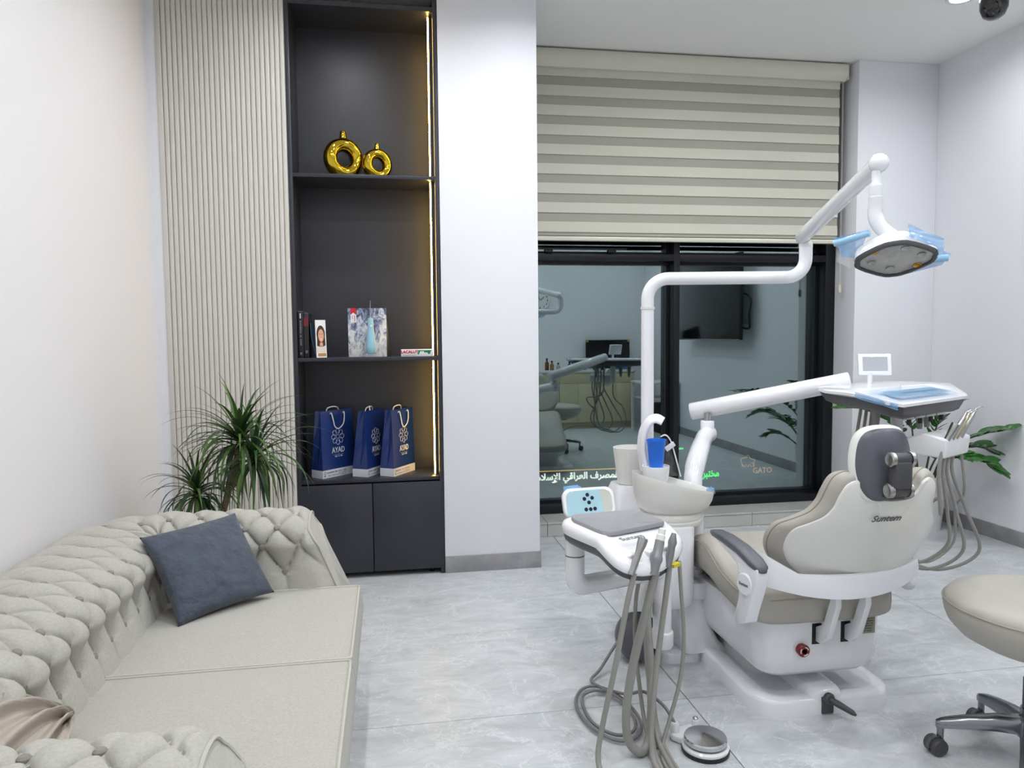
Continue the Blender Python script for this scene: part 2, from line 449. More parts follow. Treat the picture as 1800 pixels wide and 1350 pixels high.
# zebra roller blind
YBl = 5.225
blind = root('zebra_blind', (2.17, YBl, 2.14), 'cream zebra roller blind half lowered over the window', 'blind')
prof = [(0.06, 0.0), (0.05, -0.115), (-0.02, -0.118), (-0.048, -0.09), (-0.058, -0.05), (-0.055, -0.012), (-0.045, 0.0)]
mb = MB(); mb.prism(prof, lambda a, b: (XPR+0.004, YBl-0.01+a, CEIL-0.012+b), lambda a, b: (3.432, YBl-0.01+a, CEIL-0.012+b))
mb.build('valance', CREAMP, blind, angle=40)
box('valance_end_cap', 3.432, 3.438, YBl-0.062, YBl+0.048, CEIL-0.128, CEIL-0.014, CREAMP, blind, bevel=0.002)
bx0, bx1 = XPR+0.008, 3.405
ztop, zbot = CEIL-0.128, 2.165
per = 0.1365; z = ztop-0.055
MB().box(bx0, bx1, YBl-0.002, YBl, z, ztop+0.01).build('opaque_band', CREAM, blind, smooth=False)
k = 0
while z > zbot:
    za = max(z-0.062, zbot)
    MB().box(bx0, bx1, YBl+0.004, YBl+0.0052, za-0.004, z+0.004).build('sheer_band', SHEER, blind, smooth=False)
    z2 = max(z-per, zbot)
    if za > zbot:
        mb = MB(); mb.prism([(0, za), (-0.0035, z2+0.001), (-0.0015, z2), (0.004, z2+0.004), (0.004, za)], lambda a, b: (bx0, YBl+a, b), lambda a, b: (bx1, YBl+a, b))
        mb.build('opaque_band', CREAM, blind, smooth=False)
    z -= per
mb = MB(); mb.prism([(0.012, 0.0), (-0.012, 0.003), (-0.014, 0.02), (-0.008, 0.033), (0.008, 0.033)], lambda a, b: (bx0, YBl+a, 2.122+b), lambda a, b: (bx1+0.012, YBl+a, 2.122+b))
mb.build('bottom_bar', CREAMP, blind, angle=30)
c = MB()
for dy in (0, 0.012): c.tube([(3.425, YBl-0.012+dy, CEIL-0.125), (3.428, YBl-0.012+dy, 2.6), (3.43, YBl-0.012+dy, 1.80)], 0.0016, 6)
c.build('chain', CREAMP, blind)
MB().lathe([(0.001, -0.035), (0.012, -0.028), (0.015, 0), (0.012, 0.028), (0.001, 0.035)], (3.43, YBl-0.006, 1.78), 12).build('chain_weight', CREAM, blind)

# ---------------------------------------------------------------- ceiling lamps
n_l = 0
lamp_lab = {}
first = None
for yi in range(4):
    for xi, x in enumerate((-0.25, 0.85, 2.14, 3.46)):
        y = ((0.30, 1.45, 2.60, 3.75) if xi < 2 else (0.30, 1.56, 2.83, 4.094))[yi]
        seen = (xi == 3 and yi == 3)
        t = root('ceiling_downlight', (x, y, CEIL), 'round recessed white downlight at the top edge nearest the dome camera' if seen
                 else 'recessed white downlight, %s row from the window, %s from the right wall' % (('fourth', 'third', 'second', 'first')[yi], ('fourth', 'third', 'second', 'first')[xi]), 'downlight', 'recessed ceiling downlights')
        MB().lathe([(0.078, 0), (0.085, -0.004), (0.083, -0.008), (0.062, -0.006), (0.060, 0.0)], (x, y, CEIL), 28, cap=False).build('trim_ring', PLW2, t)
        MB().lathe([(0.0005, -0.003), (0.061, -0.003)], (x, y, CEIL), 28).build('diffuser', LAMPE, t)
        ld = bpy.data.lights.new('downlight_light', 'AREA'); ld.shape = 'DISK'; ld.size = 0.12; ld.energy = LAMP_W; ld.color = LAMP_COL; ld.spread = math.radians(160)
        lo = bpy.data.objects.new('downlight_light', ld); COL.objects.link(lo); lo.parent = t; lo.location = (0, 0, -0.012)

# dome camera on the ceiling
cx, cy = 3.47, 3.855
t = root('security_camera', (cx, cy, CEIL), 'black dome security camera with white collar hanging from the ceiling', 'camera')
MB().lathe([(0.085, 0), (0.085, -0.03), (0.078, -0.085), (0.074, -0.09)], (cx, cy, CEIL), 28).build('mount_collar', PLW2, t, angle=40)
bd = MB().lathe([(0.070, -0.09), (0.074, -0.12), (0.072, -0.165), (0.055, -0.205), (0.03, -0.222), (0.001, -0.226)], (cx, cy, CEIL), 28).build('dome_body', mat('dome_black', (24, 22, 28), 0.15, coat=0.4), t)
MB().lathe([(0.04, -0.004), (0.043, 0.002), (0.032, 0.006), (0.022, 0.0), (0.001, 0.004)], (cx-0.045, cy-0.04, CEIL-0.172), 20, R=Vector((-0.72, -0.6, -0.35)).to_track_quat('Z', 'Y').to_matrix()).build('lens_ring', mat('lens_black', (12, 10, 14), 0.05, coat=1.0), bd)
# ================================================================ DISPLAY CABINET
CX0, CX1, CY1 = -0.545, 0.312, YP+0.36
cab = root('display_cabinet', ((CX0+CX1)/2, (YP+CY1)/2, 0), 'tall charcoal built-in display cabinet with open niches and two doors', 'cabinet')
tk = 0.022
box('side_panel', CX0, CX0+tk, YP, CY1, 0, CEIL, CAB, cab, bevel=0.001)
box('side_panel', CX1-tk, CX1, YP, CY1, 0, CEIL, CAB, cab, bevel=0.001)
box('back_panel', CX0+tk, CX1-tk, CY1-0.016, CY1, 0.05, CEIL, CAB, cab)
S1, S2, SB = 2.392, 1.328, 0.600          # tops of the shelves and of the base
box('shelf', CX0+tk, CX1-tk, YP+0.004, CY1-0.016, S1-0.021, S1, CAB, cab, bevel=0.001)
box('shelf', CX0+tk, CX1-tk, YP+0.004, CY1-0.016, S2-0.022, S2, CAB, cab, bevel=0.001)
box('base_top', CX0+tk, CX1-tk, YP+0.012, CY1-0.016, SB-0.022, SB, CAB, cab, bevel=0.001)
box('top_panel', CX0+tk, CX1-tk, YP+0.004, CY1-0.016, 3.335, 3.36, CAB, cab)
box('door', CX0+0.004, -0.1145, YP-0.002, YP+0.016, 0.036, 0.571, CAB, cab, bevel=0.0015)
box('door', -0.1095, CX1-0.012, YP-0.002, YP+0.016, 0.036, 0.571, CAB, cab, bevel=0.0015)
box('base_floor', CX0+tk, CX1-tk, YP+0.02, CY1-0.016, 0.04, 0.055, CAB, cab)
for x in (CX0+0.09, CX1-0.07):
    MB().lathe([(0.016, 0), (0.016, 0.005), (0.009, 0.008), (0.009, 0.04)], (x, YP+0.06, 0), 12).build('foot', BLK, cab)
for z0, z1 in ((SB+0.004, S2-0.026), (S2+0.003, S1-0.024), (S1+0.003, 3.33)):
    p = box('led_profile', CX1-tk-0.020, CX1-tk-0.002, YP+0.062, YP+0.078, z0, z1, CAB, cab)
    box('led_strip', CX1-tk-0.027, CX1-tk-0.020, YP+0.064, YP+0.072, z0+0.002, z1-0.002, LED, p)

def marks(X, length, h, m, parent, name):
    """a row of tiny printed strokes too small to read in the photograph"""
    mb = MB(X); a = -length/2; rnd = random.Random(int(length*1e5))
    while a < length/2:
        wd = h*rnd.uniform(0.5, 0.9)
        if rnd.random() > 0.12: mb.add([(a, -h/2, 0.0006), (min(a+wd, length/2), -h/2, 0.0006), (min(a+wd, length/2), h/2*rnd.uniform(0.6, 1), 0.0006), (a, h/2*rnd.uniform(0.5, 1), 0.0006)], [(0, 1, 2, 3)])
        a += wd*1.35
    return mb.build(name, m, parent, smooth=False)

# gold ring vases
def ring_vase(x, y, z, R, r, ang, lab):
    t = root('ring_vase', (x, y, z), lab, 'vase', 'gold ring vases')
    Rz = Matrix.Rotation(ang, 3, 'Z'); zc = z+R+r*0.92; mb = MB()
    def fn(u, v):
        a, b = 2*pi*u, 2*pi*v; k = 1.25
        p = Vector(((R+r*math.cos(b))*math.cos(a), r*k*math.sin(b), (R+r*math.cos(b))*math.sin(a)))
        return Vector((x, y, zc)) + Rz @ p
    mb.grid(fn, 56, 25); mb.build('ring_body', GOLD, t, angle=180)
    zt = zc+R+r*0.75
    MB().lathe([(r*0.80, -0.012), (r*0.62, r*0.2), (r*0.50, r*0.6), (r*0.46, r*1.2), (r*0.40, r*1.25), (r*0.34, r*1.0), (0.001, r*0.9)], (x, y, zt), 24).build('neck', GOLD, t, angle=50)
ring_vase(-0.243, YP+0.16, S1, 0.083, 0.040, 0.45, 'larger of the two gold ring vases on the upper shelf')
ring_vase(-0.045, YP+0.155, S1, 0.0645, 0.0295, 0.45, 'smaller of the two gold ring vases on the upper shelf')

# books
bk = mat('book_black', (18, 18, 21), 0.35)
def book(x0, x1, y0, y1, h, m, lab, spine=()):
    t = root('book', ((x0+x1)/2, (y0+y1)/2, S2), lab, 'book', 'books on the middle shelf')
    box('cover', x0, x1, y0, y1, S2, S2+h, m, t, bevel=0.002)
    box('pages', x0+0.003, x1-0.003, y0+0.003, y1+0.001, S2+0.004, S2+h+0.0006, WHITEP, t)
    for ln, size, mm, zc in spine:
        marks(frame_xf(((x0+x1)/2, y0-0.0008, S2+zc), (0, 0, -1), (1, 0, 0)), ln, size, mm, t, 'spine_print')
    return t
book(-0.519, -0.489, YP+0.02, YP+0.22, 0.272, bk, 'black book at the far left of the middle shelf, white spine lettering', [(0.145, 0.009, GREYP, 0.145), (0.03, 0.008, WHITEP, 0.245), (0.014, 0.013, GREYP, 0.026)])
t = book(-0.487, -0.459, YP+0.025, YP+0.21, 0.262, bk, 'black book with red spine label, second from the left', [(0.014, 0.013, GREYP, 0.036)])
box('spine_label', -0.4865, -0.4595, YP+0.0238, YP+0.026, S2+0.185, S2+0.235, mat('dark_red', (110, 24, 34), 0.5), t)
# thin blue booklet, bowed
t = root('booklet', (-0.44, YP+0.06, S2), 'thin dark blue booklet bowed between the black books and the portrait card', 'book', 'books on the middle shelf')
mb = MB(); rings = []
for k in range(9):
    u = k/8; xx = -0.452+0.034*(1-u)**2; zz = S2+0.205*u
    rings.append([(xx, YP+0.03, zz), (xx+0.005, YP+0.03, zz), (xx+0.005, YP+0.18, zz), (xx, YP+0.18, zz)])
mb.loft(rings).build('cover', mat('booklet_blue', (28, 62, 92), 0.4), t)
# leaning card with a printed portrait
t = root('portrait_card', (-0.40, YP+0.05, S2), 'leaning white leaflet printed with a smiling long-haired portrait', 'leaflet')
ex = Vector((0.93, 0.37, 0)); o = Vector((-0.418, YP+0.022, S2+0.0005)); ey = Vector((-0.155, 0.02, 0.985))
X = frame_xf(o, ex, ey)
ey_n = (ey-ex.normalized()*ey.dot(ex.normalized())).normalized()
W, Hh = 0.062, 0.222
mb = MB(X); mb.box(0, W, 0, Hh, -0.003, 0); mb.build('card', WHITEP, t, smooth=False)
def ell(cx, cy, rx, ry, n=20): return [(cx+rx*math.cos(2*pi*i/n), cy+ry*math.sin(2*pi*i/n)) for i in range(n)]
pr = MB(X)
def flat(poly, z, mi): pr.add([(a, b, z) for a, b in poly], [tuple(range(len(poly)))], mi)
flat([(0.002, 0.03), (0.058, 0.03), (0.06, 0.06), (0.045, 0.075), (0.014, 0.075), (0.002, 0.06)], 0.0004, 2)
flat(ell(0.031, 0.138, 0.025, 0.052), 0.0006, 0)
flat([(0.009, 0.14), (0.006, 0.07), (0.02, 0.065), (0.042, 0.065), (0.057, 0.072), (0.054, 0.14)], 0.0006, 0)
flat([(0.024, 0.09), (0.040, 0.09), (0.042, 0.068), (0.022, 0.068)], 0.0008, 1)
flat(ell(0.032, 0.13, 0.017, 0.038), 0.001, 1)
flat([(0.026, 0.112), (0.032, 0.109), (0.039, 0.112), (0.032, 0.104)], 0.0012, 3)
for ex_ in (0.025, 0.039): flat(ell(ex_, 0.139, 0.0035, 0.002, 8), 0.0012, 0)
flat([(0.010, 0.008), (0.058, 0.008), (0.058, 0.026), (0.010, 0.026)], 0.0006, 4)
pr.build('portrait_print', [mat('hair_brown', (66, 40, 28), 0.6), mat('skin_print', (224, 164, 130), 0.6), mat('blouse_print', (226, 216, 204), 0.6), WHITEP, mat('ochre_print', (196, 140, 70), 0.6)], t, smooth=False)

# display box with a waterfall print and a device in front of it
def water_mat():
    m, nt, b = node_mat('waterfall_print')
    tc = nt.nodes.new('ShaderNodeTexCoord'); mp = nt.nodes.new('ShaderNodeMapping'); mp.inputs['Scale'].default_value = (26, 1, 14); mp.inputs['Rotation'].default_value = (0, 0.5, 0)
    nt.links.new(tc.outputs['Object'], mp.inputs['Vector'])
    n = nt.nodes.new('ShaderNodeTexNoise'); n.inputs['Scale'].default_value = 1.2; n.inputs['Detail'].default_value = 8; n.inputs['Roughness'].default_value = 0.7; n.inputs['Distortion'].default_value = 1.2
    nt.links.new(mp.outputs[0], n.inputs['Vector'])
    sp = nt.nodes.new('ShaderNodeSeparateXYZ'); nt.links.new(tc.outputs['Object'], sp.inputs[0])
    mr = nt.nodes.new('ShaderNodeMapRange'); mr.inputs[1].default_value = 0.0; mr.inputs[2].default_value = 0.28; mr.inputs[3].default_value = 0.10; mr.inputs[4].default_value = -0.08
    nt.links.new(sp.outputs[2], mr.inputs[0])
    ad = nt.nodes.new('ShaderNodeMath'); nt.links.new(n.outputs['Fac'], ad.inputs[0]); nt.links.new(mr.outputs[0], ad.inputs[1])
    r = nt.nodes.new('ShaderNodeValToRGB'); e = r.color_ramp.elements
    e[0].position = 0.36; e[0].color = lin((40, 48, 66))+(1,); e[1].position = 0.62; e[1].color = lin((232, 230, 226))+(1,)
    q = r.color_ramp.elements.new(0.46); q.color = lin((130, 142, 172))+(1,); q = r.color_ramp.elements.new(0.53); q.color = lin((196, 198, 206))+(1,)
    nt.links.new(ad.outputs[0], r.inputs['Fac']); nt.links.new(r.outputs['Color'], b.inputs['Base Color']); b.inputs['Roughness'].default_value = 0.35
    return m
bx0_, bx1_, by_ = -0.238, -0.010, YP+0.10
t = root('display_box', ((bx0_+bx1_)/2, by_+0.02, S2), 'upright display box printed with a white waterfall, centre of the middle shelf', 'box')
bd = box('box_body', bx0_, bx1_, by_, by_+0.045, S2, S2+0.292, water_mat(), t, bevel=0.001)
mb = MB(); mb.add([(bx1_+0.001, by_-0.004, S2), (bx1_+0.022, by_+0.02, S2), (bx1_+0.003, by_+0.02, S2+0.22), (bx1_+0.001, by_+0.001, S2+0.22)], [(0, 1, 2, 3)])
mb.build('side_wing', mat('wing_grey', (96, 94, 90), 0.4), t, solid=0.002)
tg = MB(); tg.box(bx0_+0.016, bx0_+0.05, by_-0.0015, by_, S2+0.255, S2+0.2925, 0); tg.box(bx0_+0.016, bx0_+0.05, by_-0.0015, by_, S2+0.207, S2+0.255, 1)
tg.add([(bx0_+0.016, by_-0.002, S2+0.252), (bx0_+0.05, by_-0.002, S2+0.252), (bx0_+0.033, by_-0.002, S2+0.266)], [(0, 1, 2)], 1)
tg.build('red_tag', [RED, WHITEP], t, smooth=False, bevel=0)
marks(frame_xf((bx0_+0.040, by_-0.0022, S2+0.232), (0, 0, 1), (-1, 0, 0)), 0.036, 0.006, RED, t, 'tag_print')
marks(frame_xf((bx0_+0.027, by_-0.0022, S2+0.236), (0, 0, 1), (-1, 0, 0)), 0.026, 0.005, GREYP, t, 'tag_print')
dx, dy = -0.104, YP+0.06
t = root('dental_scaler', (dx, dy, S2), 'pale blue handheld device with metal tip standing before the waterfall box', 'device')
hb = MB(); rings = []
for z, rx, ry in ((0.018, 0.020, 0.012), (0.022, 0.0275, 0.016), (0.06, 0.030, 0.018), (0.12, 0.024, 0.016), (0.18, 0.0175, 0.014), (0.225, 0.016, 0.012), (0.232, 0.012, 0.010)):
    rings.append([(dx+rx*math.cos(2*pi*i/20), dy+ry*math.sin(2*pi*i/20), S2+z) for i in range(20)])
hd = hb.loft(rings).build('handle', mat('pale_blue_plastic', (150, 196, 214), 0.3), t, angle=60)
sb = MB(); rings = []
for z, rx in ((0.026, 0.029), (0.06, 0.031), (0.12, 0.025), (0.18, 0.0185), (0.225, 0.017)):
    rings.append([(dx+rx*math.cos(a), dy+rx*0.6*math.sin(a), S2+z) for a in (-0.5, -0.25, 0, 0.25, 0.5)]+[(dx+rx*0.8, dy, S2+z)])
sb.loft(rings).build('cream_strip', mat('cream_plastic', (226, 222, 190), 0.3), hd)
MB().lathe([(0.006, -0.001), (0.006, 0.002), (0.001, 0.003)], (dx+0.004, dy-0.0155, S2+0.185), 14, R=Matrix.Rotation(pi/2, 3, 'X')).build('button', WHITEP, hd)
MB().tube(spline([(dx, dy, S2+0.23), (dx, dy, S2+0.27), (dx+0.001, dy, S2+0.31), (dx+0.003, dy-0.004, S2+0.335)], 5), [0.005]+[0.0028]*14+[0.004], 8).build('tip', STEEL, t)
MB().prism(rrect(dx-0.034, dx+0.034, dy-0.024, dy+0.024, 0.01), lambda a, b: (a, b, S2), lambda a, b: (a, b, S2+0.018)).build('stand', FILM, t)

# toothpaste carton
x0, x1, y0, y1 = 0.073, 0.265, YP+0.03, YP+0.072
t = root('toothpaste_box', ((x0+x1)/2, (y0+y1)/2, S2), 'long white toothpaste carton with red and green lettering on the middle shelf', 'carton')
box('carton', x0, x1, y0, y1, S2, S2+0.043, WHITEP, t, bevel=0.0008)
text('LACALUT', 0.0235, RED, frame_xf((x0+0.051, y0-0.0008, S2+0.027), (1, 0, 0), (0, 0, 1)), t, 'red_lettering', bold=0.0012)
mb = MB(); P = lambda a, b: (x0+a, y0-0.0008, S2+b)
mb.add([P(0.097, 0.012), P(0.107, 0.012), P(0.115, 0.036), P(0.105, 0.036)], [(0, 1, 2, 3)])
mb.add([P(0.103, 0.031), P(0.178, 0.031), P(0.183, 0.037), P(0.103, 0.037)], [(0, 1, 2, 3)])
mb.add([P(0.137, 0.023), P(0.17, 0.023), P(0.18, 0.033), P(0.137, 0.033)], [(0, 1, 2, 3)]); mb.add([P(0.16, 0.014), P(0.172, 0.014), P(0.176, 0.026), P(0.158, 0.026)], [(0, 1, 2, 3)])
mb.build('green_print', GREENP, t, smooth=False)
marks(frame_xf((x0+0.05, y0-0.0008, S2+0.008), (1, 0, 0), (0, 0, 1)), 0.085, 0.0035, GREYP, t, 'small_print')

# ---------------------------------------------------------------- paper gift bags
def gift_bag(o, ang, W, D, Hb, lean, lab, front, hang=True):
    """o: front left bottom corner; local x along the front, y depth, z up"""
    X = Matrix.Translation(o) @ Matrix.Rotation(ang, 4, 'Z')
    t = root('gift_bag', o, lab, 'paper bag', 'blue paper gift bags in the lower niche')
    bw = 0.048*Hb/0.4; d1 = D*0.42
    def ring(z):
        u = max(0, (z-bw)/(Hb-bw)); dd = D*(1-u)+d1*u; off = lean*u
        return [(0, off, z), (W, off, z), (W, off+dd, z), (W*1.0, off+dd, z), (0, off+dd, z), (0.022*u, off+dd/2, z)]
    def ringc(z, mid):
        u = max(0, (z-bw)/(Hb-bw)); dd = D*(1-u)+d1*u; off = lean*u; g = 0.028*u
        return [(0, off, z), (W, off, z), (W-g, off+dd/2, z), (W, off+dd, z), (0, off+dd, z), (g, off+dd/2, z)]
    mb = MB(X); mb.loft([ringc(bw, 0), ringc(Hb*0.55, 0), ringc(Hb, 0)], cap=False)
    mb.build('bag_body', BAGB, t, smooth=False)
    mb = MB(X); mb.loft([ringc(0.0, 0), ringc(bw, 0)], cap=False); mb.add(ringc(0.001, 0), [tuple(range(6))])
    mb.build('white_base_band', BAGW, t, smooth=False)
    def fx(a, z, e=0.0012):   # point on the front face
        u = max(0, (z-bw)/(Hb-bw)); return Vector((a, lean*u-e, z))
    XF = X @ frame_xf(fx(0, bw), (1, 0, 0), fx(0, Hb)-fx(0, bw))
    s = 1.2*Hb/0.40; cx, cy = W*0.5, 0.205*Hb/.4-bw+0.035*Hb/.4
    # emblem: ring of heart-shaped loops
    em = MB(XF); 
    for k in range(8):
        a = 2*pi*k/8+pi/2
        pts = []
        for i in range(15):
            q = -pi*0.9+2*pi*0.9*i/14
            rr = 0.0125*s; rad = 0.029*s+rr*math.cos(q)*0.95; tan = rr*math.sin(q)*(0.85)
            pts.append((cx+rad*math.cos(a)-tan*math.sin(a), cy+rad*math.sin(a)+tan*math.cos(a), 0.001))
        em.tube(pts, 0.0011*s, 4)
    em.tube([(cx+0.0115*s*math.cos(2*pi*i/16), cy+0.0115*s*math.sin(2*pi*i/16), 0.001) for i in range(17)], 0.0009*s, 4)
    em.build('emblem', FOIL, t, smooth=False)
    text('AYAD', 0.034*s, FOIL, XF @ Matrix.Translation((cx, cy-0.068*s, 0.001)) @ Matrix.Diagonal((0.92, 1.15, 1, 1)), t, 'lettering', bold=0.0008)
    ln = MB(XF); ln.box(cx-0.033*s, cx+0.033*s, cy-0.0905*s, cy-0.0895*s, 0.0005, 0.001)
    ln.build('rule_line', FOIL, t, smooth=False)
    marks(XF @ Matrix.Translation((cx, cy-0.098*s, 0.001)), 0.05*s, 0.007*s, FOIL, t, 'small_print')
    XB = X @ frame_xf((0, -0.0012, 0), (1, 0, 0), (0, 0, 1))
    for (u0, v0, ln, hh) in ((0.27, 0.68, 0.34, 0.16), (0.30, 0.30, 0.32, 0.09), (0.60, 0.68, 0.24, 0.14), (0.60, 0.42, 0.24, 0.08), (0.60, 0.24, 0.24, 0.08)):
        marks(XB @ Matrix.Translation((W*u0, bw*v0, 0)), W*ln, bw*hh, GREYP, t, 'band_print')
    em = MB(XB); em.lathe([(0.0075*s, 0), (0.0075*s, 0.0005), (0.0055*s, 0.0005), (0.0055*s, 0)], (W*0.06, bw*0.68, 0), 14, cap=False); em.lathe([(0.0005, 0), (0.0045*s, 0)], (W*0.06, bw*0.30, 0), 10)
    em.build('band_print', GREYP, t, smooth=False)
    # rope handles
    hr = MB(X); hx0, hx1 = W*0.30, W*0.70; zt = Hb-0.022
    if front:
        dn = 0.075*s
        hr.tube(spline([fx(hx0, zt, -0.003), fx(hx0+0.002, zt+0.006, 0.010), fx(hx0+0.012, zt-dn*0.4, 0.013), fx(hx0+0.022, zt-dn*0.8, 0.012), fx((hx0+hx1)/2, zt-dn, 0.011), fx(hx1-0.014, zt-dn*0.75, 0.012), fx(hx1-0.002, zt-dn*0.35, 0.013), fx(hx1+0.001, zt+0.006, 0.010), fx(hx1, zt, -0.003)], 6), 0.003*s, 7)
    else:
        hr.tube(spline([fx(hx0, zt, -0.003), fx(hx0+0.01, zt+0.03, -0.01), fx((hx0+hx1)/2-0.02, zt+0.045, -0.02), fx((hx0+hx1)/2, zt+0.02, -0.03)], 6), 0.003*s, 7)
    hr.build('rope_handle', ROPE, t)
    hr = MB(X); yb = lean+d1
    hr.tube(spline([(hx0, yb-0.004, zt), (hx0+0.01, yb-0.01, zt+0.034), ((hx0+hx1)/2, yb-0.02, zt+0.042), (hx1-0.01, yb-0.01, zt+0.030), (hx1, yb-0.004, zt)], 6), 0.003*s, 7)
    hr.build('rope_handle', ROPE, t)
gift_bag(Vector((-0.403, YP+0.055, SB)), 0.80, 0.255, 0.10, 0.405, 0.012, 'blue paper bag with silver emblem, leftmost in the lower niche', True)
gift_bag(Vector((-0.140, YP+0.058, SB)), 1.06, 0.225, 0.105, 0.40, 0.012, 'blue paper bag half hidden, middle one of the three', False)
gift_bag(Vector((0.018, YP+0.040, SB)), 1.0, 0.245, 0.10, 0.405, 0.012, 'paper bag glowing gold from the light strip, rightmost of the three', True)
# ================================================================ SOFA
SFX0, SFY0, SFY1 = -1.05, 1.33, 3.10        # centre lines of the rolled back and arms
sofa = root('chesterfield_sofa', (-0.72, 2.22, 0), 'cream button-tufted two-seat chesterfield sofa along the left wall', 'sofa')
# U-shaped path: front of far arm -> back -> front of near arm
def sofa_path():
    rc = 0.20; pts = []
    xa = -0.33
    n = 26
    for i in range(n): pts.append(Vector((xa+(SFX0+rc-xa)*i/n, SFY1, 0)))
    for i in range(14):
        a = pi/2+pi/2*i/14; pts.append(Vector((SFX0+rc+rc*math.cos(a), SFY1-rc+rc*math.sin(a), 0)))
    n = 66
    for i in range(n): pts.append(Vector((SFX0, SFY1-rc+(SFY0+rc-SFY1+rc)*i/n, 0)))
    for i in range(14):
        a = pi+pi/2*i/14; pts.append(Vector((SFX0+rc+rc*math.cos(a), SFY0+rc+rc*math.sin(a), 0)))
    n = 26
    for i in range(n+1): pts.append(Vector((SFX0+rc+(xa-SFX0-rc)*i/n, SFY0, 0)))
    return pts
sp = sofa_path()
# resample evenly
L = [0.0]
for i in range(1, len(sp)): L.append(L[-1]+(sp[i]-sp[i-1]).length)
LT = L[-1]
def at_len(s):
    s = max(0, min(LT, s))
    for i in range(1, len(sp)):
        if L[i] >= s-1e-9:
            t = (s-L[i-1])/max(1e-9, L[i]-L[i-1]); return sp[i-1].lerp(sp[i], t)
    return sp[-1]
# profile (q inward, z), going from the seat up over the roll and down the outside
prof = spline([(0.150, 0, 0.36), (0.155, 0, 0.43), (0.142, 0, 0.52), (0.138, 0, 0.585), (0.148, 0, 0.64), (0.125, 0, 0.70), (0.06, 0, 0.742), (-0.03, 0, 0.752), (-0.105, 0, 0.725), (-0.140, 0, 0.66), (-0.125, 0, 0.60), (-0.125, 0, 0.50), (-0.128, 0, 0.28), (-0.128, 0, 0.08)], 10)
PL = [0.0]
for i in range(1, len(prof)): PL.append(PL[-1]+(prof[i]-prof[i-1]).length)
PT = PL[-1]
def prof_at(t):
    for i in range(1, len(prof)):
        if PL[i] >= t-1e-9:
            k = (t-PL[i-1])/max(1e-9, PL[i]-PL[i-1]); p = prof[i-1].lerp(prof[i], k)
            d = (prof[i]-prof[i-1]).normalized(); return p, Vector((d.z, 0, -d.x))    # outward normal of the profile
    return prof[-1], Vector((0, 0, -1))
nb = 50; wb = LT/nb                             # half the button pitch along the path
rows = [0.165, 0.265, 0.365, 0.465, 0.565]               # arc positions of the button rows
rh = rows[1]-rows[0]
def tuft(s, t):
    """inward displacement, 0 at pillows, negative at pleats"""
    A = 0.034
    u = s/wb
    if t < rows[0]:
        # straight vertical pleats below the lowest row
        e = abs(math.sin(pi*u/2)); v = e**0.42
        fade = min(1, max(0.25, t/rows[0]))
        return -A*0.8*fade*(1-v)
    if t > rows[4]:
        fo = max(0, 1-(t-rows[4])/0.10)
        e = abs(math.sin(pi*u/2)); return -A*0.8*fo*(1-e**0.42)
    a = u*0.5+(t-rows[0])/rh*0.5; b = u*0.5-(t-rows[0])/rh*0.5
    e = abs(math.sin(pi*a))*abs(math.sin(pi*b)); v = e**0.34
    # button wells
    da = abs(a-round(a)); db = abs(b-round(b)); w_ = math.exp(-((da*da+db*db)/0.016)**2)
    cz = math.exp(-(min(da, db)/0.030)**2)
    return (-A*(1-v)-0.006*cz)*(1-w_)-0.024*w_
def kq(s):
    """thicker back than arms"""
    d = min(s, LT-s); return 1.0+0.45*min(1, max(0, (d-0.42)/0.35))
def flare(z): return 0.155*max(0, (0.70-z)/0.34) if z > 0.36 else 0.155
NS, NT = 760, 150
def sofa_pt(s, t, raw=False):
    p = at_len(s); tg = (at_len(s+0.01)-at_len(s-0.01)).normalized(); inn = Vector((0, 0, 1)).cross(tg) * 1.0
    q, nn = prof_at(t); k = kq(s)
    n3 = inn*nn.x+Vector((0, 0, 1))*nn.z
    pos = p+inn*(q.x*k)+Vector((0, 0, q.z))
    d = 0 if raw else tuft(s, t)
    d0 = min(s, LT-s); endf = min(1, d0/0.05)
    rnd_ = (1-min(1, d0/0.05))**2*0.03
    pos = pos+n3*(d*endf-rnd_)
    # the front of the arms flares forward towards the floor
    wgt = max(0, 1-d0/0.30)
    pos.x += flare(q.z)*wgt*wgt
    return pos
# inward must point to the seat: check with the back (should be +X)
chk = sofa_pt(LT/2, 0.05, True).x-SFX0
SGN = 1 if chk > 0 else -1
if SGN < 0:
    _o = sofa_pt
    def sofa_pt(s, t, raw=False):
        p = at_len(s); tg = (at_len(s+0.01)-at_len(s-0.01)).normalized(); inn = Vector((0, 0, 1)).cross(tg)*-1.0
        q, nn = prof_at(t); k = kq(s)
        n3 = inn*nn.x+Vector((0, 0, 1))*nn.z
        pos = p+inn*(q.x*k)+Vector((0, 0, q.z))
        d = 0 if raw else tuft(s, t)
        d0 = min(s, LT-s); endf = min(1, d0/0.05)
        rnd_ = (1-min(1, d0/0.05))**2*0.03
        pos = pos+n3*(d*endf-rnd_)
        wgt = max(0, 1-d0/0.30); pos.x += flare(q.z)*wgt*wgt
        return pos
mb = MB()
mb.grid(lambda u, v: sofa_pt(u*LT, v*PT), NS, NT)
for e_, s_ in ((0, 0.0), (1, LT)):              # closed front faces of the arms
    ring = [sofa_pt(s_, PT*j/(NT-1)) for j in range(NT)]
    c = Vector((ring[0].x, (ring[0].y+ring[-1].y)/2, 0.08)); ring.append(Vector((ring[0].x, ring[0].y, 0.08)))
    cen = Vector((sum(p.x for p in ring)/len(ring)+0.006, sum(p.y for p in ring)/len(ring), sum(p.z for p in ring)/len(ring)))
    mb.add(ring+[cen], [(i, (i+1) % len(ring), len(ring)) for i in range(len(ring))])
body = mb.build('tufted_back_and_arms', SOFA, sofa, angle=70)
